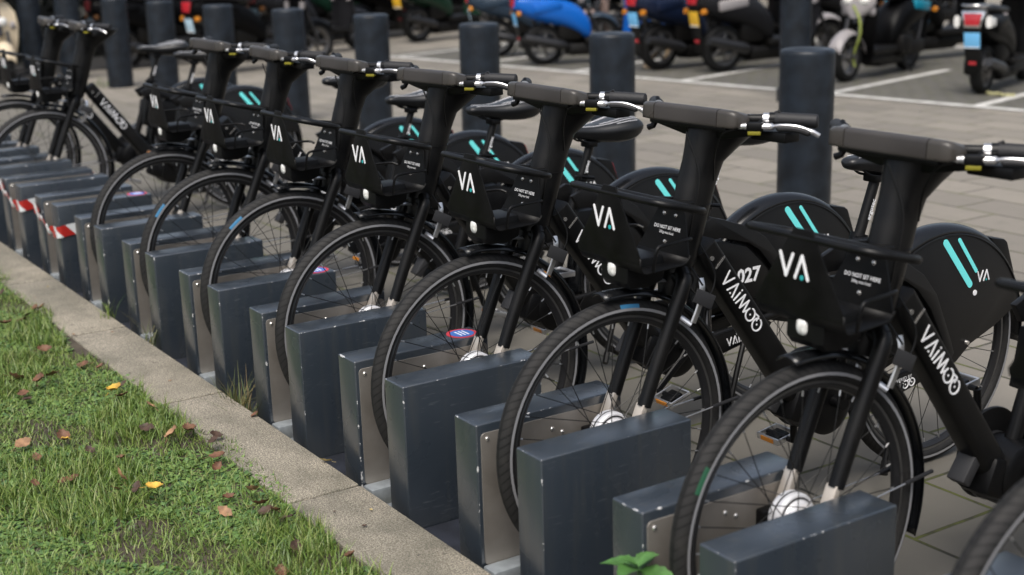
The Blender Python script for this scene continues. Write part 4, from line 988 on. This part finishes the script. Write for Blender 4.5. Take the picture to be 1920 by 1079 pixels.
for a_, c_ in zip(HP[:-1], HP[1:]):
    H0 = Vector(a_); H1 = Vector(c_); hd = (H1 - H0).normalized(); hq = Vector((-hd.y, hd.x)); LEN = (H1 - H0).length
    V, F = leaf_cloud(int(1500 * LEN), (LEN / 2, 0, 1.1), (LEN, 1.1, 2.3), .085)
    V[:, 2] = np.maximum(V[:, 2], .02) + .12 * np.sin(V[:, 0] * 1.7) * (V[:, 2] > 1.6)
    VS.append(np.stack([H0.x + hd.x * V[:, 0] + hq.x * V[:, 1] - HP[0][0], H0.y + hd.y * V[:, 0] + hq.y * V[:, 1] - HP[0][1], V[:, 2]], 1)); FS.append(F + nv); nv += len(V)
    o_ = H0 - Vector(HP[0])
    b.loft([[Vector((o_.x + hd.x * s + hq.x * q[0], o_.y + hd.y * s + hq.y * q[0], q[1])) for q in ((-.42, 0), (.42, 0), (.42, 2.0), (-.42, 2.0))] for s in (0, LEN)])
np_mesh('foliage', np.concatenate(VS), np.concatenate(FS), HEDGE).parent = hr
b.build('dark_core', mat('hedge_inner_shade', (.004, .005, .003), .9), hr)  # solid near-black block painting the shade inside the hedge
# ------------------------------------------------------------------ grass verge
GRASS = rand_leaf_mat('grass_blade', [(.05, .095, .016), (.10, .17, .026), (.155, .24, .04), (.22, .25, .075), (.07, .135, .02)], .45)
WEED = rand_leaf_mat('weed_leaf', [(.04, .095, .025), (.095, .175, .04), (.17, .255, .065), (.07, .145, .05)], .42)
def blades(P, hmin, hmax, w, lean=.5, seg=3):
    n = len(P); h = rs.uniform(hmin, hmax, n); az = rs.uniform(0, 2 * np.pi, n); ln = rs.uniform(.1, lean, n) * h
    d = np.stack([np.cos(az), np.sin(az), np.zeros(n)], 1); az2 = az + np.pi / 2 + rs.uniform(-.6, .6, n); q = np.stack([np.cos(az2), np.sin(az2), np.zeros(n)], 1)
    V = []
    for i in range(seg + 1):
        t = i / seg; c = P + d * (ln * t ** 1.8)[:, None] + np.array([0, 0, 1]) * (h * (t - .22 * t * t * (ln / h)))[:, None]
        ww = (w * rs.uniform(.95, 1.05, n) * (1 - t) ** .7 if i < seg else np.full(n, w * .08))[:, None] * .5
        V += [c - q * ww, c + q * ww]
    V = np.stack(V, 1); m_ = 2 * (seg + 1); base = np.arange(n)[:, None] * m_
    F = np.concatenate([base + np.array([2 * i, 2 * i + 1, 2 * i + 3, 2 * i + 2]) for i in range(seg)], 1).reshape(-1, 4)
    return V.reshape(-1, 3), F
def edge_y(x): return -.262 + .030 * np.sin(x * 2.3) + .022 * np.sin(x * 6.1 + 1) + .014 * np.sin(x * 17)
def hash_noise(x, y, s):
    return .5 + .25 * np.sin(x * s + 1.3 * np.sin(y * s * .7)) + .25 * np.sin(y * s * 1.3 + 1.7 * np.sin(x * s * .9 + 2))
def scatter(n, x0, x1, ylo):
    x = rs.uniform(x0, x1, n); y = edge_y(x) - np.abs(rs.uniform(0, 1, n)) * (-ylo - .28); return x, y
x, y = scatter(150000, -5.6, .2, -1.75); dn = hash_noise(x, y, 7.0); fine_ = hash_noise(x + 3, y, 23)
keep = rs.uniform(0, 1, len(x)) < np.clip(.45 + 1.3 * dn * fine_, 0, 1); x, y = x[keep], y[keep]; hn = hash_noise(x + 5, y + 2, 5.5)
P = np.stack([x, y, np.full(len(x), .096)], 1)
g1 = hn > .52
V1, F1 = blades(P[g1], .022, .068, .0042, 1.1); V2, F2 = blades(P[~g1], .010, .036, .0040, 1.5)
ob = np_mesh('grass', np.concatenate([V1, V2]), np.concatenate([F1, F2 + len(V1)]), GRASS, True); struct(ob, 'stuff')
# broad-leaved ground cover (clover, plantain, dandelion)
def broad(P, lmin, lmax, rosette=True):
    V = []; F = []; k = 0
    for (px, py, pz) in P:
        nl = rs.randint(3, 7); a0 = rs.uniform(0, 6.28)
        for j in range(nl):
            a = a0 + 6.283 * j / nl + rs.uniform(-.35, .35); L = rs.uniform(lmin, lmax); w = L * rs.uniform(.28, .5); el = rs.uniform(.15, .9)
            d = np.array([math.cos(a) * math.cos(el), math.sin(a) * math.cos(el), math.sin(el)]); q = np.array([-math.sin(a), math.cos(a), 0]); up = np.cross(d, q) * -1
            o = np.array([px, py, pz]); pr = [(0, .06), (.3, .55), (.6, 1.0), (.85, .8), (1.0, .15)]
            for i, (s, ww) in enumerate(pr):
                c = o + d * L * s + np.array([0, 0, -1]) * L * .35 * s * s; lift = up * w * .18 * ww * (1 + .5 * rs.uniform(-1, 1))
                V += [c - q * w * .5 * ww + lift, c, c + q * w * .5 * ww + lift]
            for i in range(4):
                b_ = k + 3 * i; F += [(b_, b_ + 1, b_ + 4, b_ + 3), (b_ + 1, b_ + 2, b_ + 5, b_ + 4)]
            k += 15
    return np.array(V), F
x, y = scatter(26000, -5.4, .1, -1.6); dn = hash_noise(x + 9, y + 4, 6.5); keep = dn > .16; P = np.stack([x[keep], y[keep], np.full(keep.sum(), .100)], 1)
V, F = broad(P, .009, .032); ob = np_mesh('ground_cover', V, F, WEED, True); struct(ob, 'stuff')
# ------------------------------------------------------------------ fallen leaves (each its own object)
LEAFC = [mat('dry_leaf_%s' % n_, c, .65, var=.3, vscale=60) for n_, c in (('brown', (.135, .062, .032)), ('dark', (.062, .034, .022)), ('tan', (.30, .17, .09)), ('yellow', (.52, .32, .045)), ('pale', (.42, .33, .14)))]
def leaf_mesh(seed, mt):
    r = random.Random(seed); b = MB(); n_ = 9; L = .05; curl = r.uniform(.25, 1.1); rows = []
    for i in range(n_):
        t = i / (n_ - 1); w = L * .34 * math.sin(math.pi * min(1, t * .93 + .05)) ** .8 * (1 + .14 * math.sin(i * 2.6 + seed)); yy = (t - .5) * L; row = []
        for q in range(5):
            u = -1 + q / 2; z = .004 + curl * w * .5 * u * u + .010 * curl * (2 * t - 1) ** 2 + .0018 * math.sin(i * 1.9 + q * 2.2 + seed)
            row.append(Vector((w * u, yy, z)))
        rows.append(row)
    b.loft(rows, closed=False, cap=False)
    b.tube([(0, -L * .5, .005), (.002, -L * .68, .003), (.004, -L * .84, .004)], .0009, n=5)
    bmesh.ops.solidify(b.bm, geom=list(b.bm.faces)[:0], thickness=.0) if False else None
    o = b.build('fallen_leaf', mt, smooth=70, recalc=False); return o
protos = {}
def leaf(x, y, z, ci, seed, s, rz, label, group=None, tilt=None):
    key = (ci, seed % 4)
    if key not in protos: o = leaf_mesh(seed % 4 + ci * 7, LEAFC[ci]); protos[key] = o
    else: o = protos[key].copy(); COL.objects.link(o)
    tl = tilt or (rnd.uniform(-.5, .5), rnd.uniform(-.5, .5)); o.location = (x, y, z); o.rotation_euler = (tl[0], tl[1], rz); o.scale = (s,) * 3
    tag(o, label, 'leaf', group); return o
leaf(-2.735, -.372, 0.139, 3, 1, 1.2, .6, 'bright yellow leaf on the grass near the kerb joint')
leaf(-2.523, -.325, 0.134, 2, 2, .85, 2.1, 'orange tan leaf lying where grass meets kerb, right of the bright yellow leaf')
leaf(-1.838, -.548, 0.142, 3, 3, .95, -.6, 'yellow tan curled leaf lowest of the yellow leaves on the grass')
leaf(-1.677, -.338, 0.132, 2, 5, 1.0, 1.2, 'orange brown leaf by the kerb edge, nearest the camera')
leaf(-1.800, -.062, 0.112, 4, 6, .7, 2.6, 'pale yellow leaf at the foot of a dock on the kerb edge')
leaf(-2.300, -.066, 0.112, 0, 7, .6, .4, 'small brown leaf on the kerb edge beside a grass tuft')
leaf(-2.388, -.632, 0.136, 3, 8, .7, 1.9, 'small dull yellow leaf deep in the grass at the left')
leaf(-1.985, -.60, 0.142, 2, 9, .9, 2.9, 'upright curled tan leaf standing among the weeds', tilt=(1.1, .3))
LG = 'brown dry leaves strewn over the grass'
for i in range(58):
    x = rnd.uniform(-4.7, -1.1); y = edge_y(x) - .02 - abs(rnd.gauss(0, .30)); y = max(y, -1.25)
    leaf(x, y, rnd.uniform(.112, .140), rnd.choice([0, 0, 0, 1, 1, 2]), rnd.randrange(99), rnd.uniform(.65, 1.25), rnd.uniform(0, 6.28), 'dry brown leaf fallen among the grass and weeds', LG)
for i in range(12):
    x = rnd.uniform(-4.6, -1.0); leaf(x, rnd.uniform(-.27, -.08), .1115, rnd.choice([0, 1, 2, 4]), rnd.randrange(99), rnd.uniform(.12, .32), rnd.uniform(0, 6.28), 'tiny dry leaf scrap lying on the concrete kerb', 'leaf scraps on the kerb', tilt=(0, 0))
# ------------------------------------------------------------------ weeds
STRAW = rand_leaf_mat('dry_grass', [(.20, .14, .06), (.10, .11, .03), (.07, .12, .02)], .6)
def tuft(x, y, z, n, h0, h1, r, label, mt):
    P = np.stack([x + rs.normal(0, r, n), y + rs.normal(0, r * .6, n), np.full(n, z)], 1)
    V, F = blades(P, h0, h1, .0038, 1.0, 4); o = np_mesh('grass_tuft', V - np.array([x, y, z]), F, mt, True); o.location = (x, y, z); tag(o, label, 'grass tuft')
tuft(-2.50, -.035, .02, 130, .06, .20, .035, 'tall half dry grass tuft between two docks at the kerb', STRAW)
tuft(-3.78, -.06, .10, 26, .04, .11, .03, 'flat green grass tuft spilling onto the kerb by a dock', GRASS)
tuft(-3.40, -.03, .06, 22, .05, .16, .016, 'thin dry stalks standing against a dock corner', STRAW)
tuft(-13.7, 3.0, 0, 60, .05, .14, .10, 'green grass tuft at the foot of a bollard at the left', GRASS)
NET = mat('nettle_leaf', (.062, .155, .036), .45, var=.2, vscale=40)
pt = thing('seedling', 'bright green broad-leaved seedling in front of the nearest dock at the bottom edge', 'plant', (-.388, -.035, .04))
b = MB(); b.tube([(0, 0, 0), (.004, 0, .14), (0, -.004, .283)], [.003, .0025, .002], n=8); b.build('stem', NET, pt)
for a, L, zz, el in ((200, .095, .282, .18), (20, .10, .280, .12), (110, .07, .284, .5), (290, .085, .283, .45), (250, .06, .288, .75), (60, .06, .288, .8), (155, .07, .24, -.1), (340, .075, .235, -.1)):
    b = MB(); d = Vector((math.cos(R_(a)) * math.cos(el), math.sin(R_(a)) * math.cos(el), math.sin(el))); q = Vector((-math.sin(R_(a)), math.cos(R_(a)), 0)); up = d.cross(q); rows = []
    for i in range(12):
        t = i / 11; w = L * .30 * math.sin(math.pi * min(1, t ** .8 * .96 + .02)) * (1.0 if i % 2 else .86); c = Vector((0, -.003, zz)) + d * L * t - Vector((0, 0, 1)) * L * .3 * t * t
        rows.append([c - q * w + up * w * .35, c - q * w * .5 + up * w * .1, c, c + q * w * .5 + up * w * .1, c + q * w + up * w * .35])
    b.loft(rows, closed=False, cap=False); b.build('leaf', NET, pt, smooth=70, recalc=False)
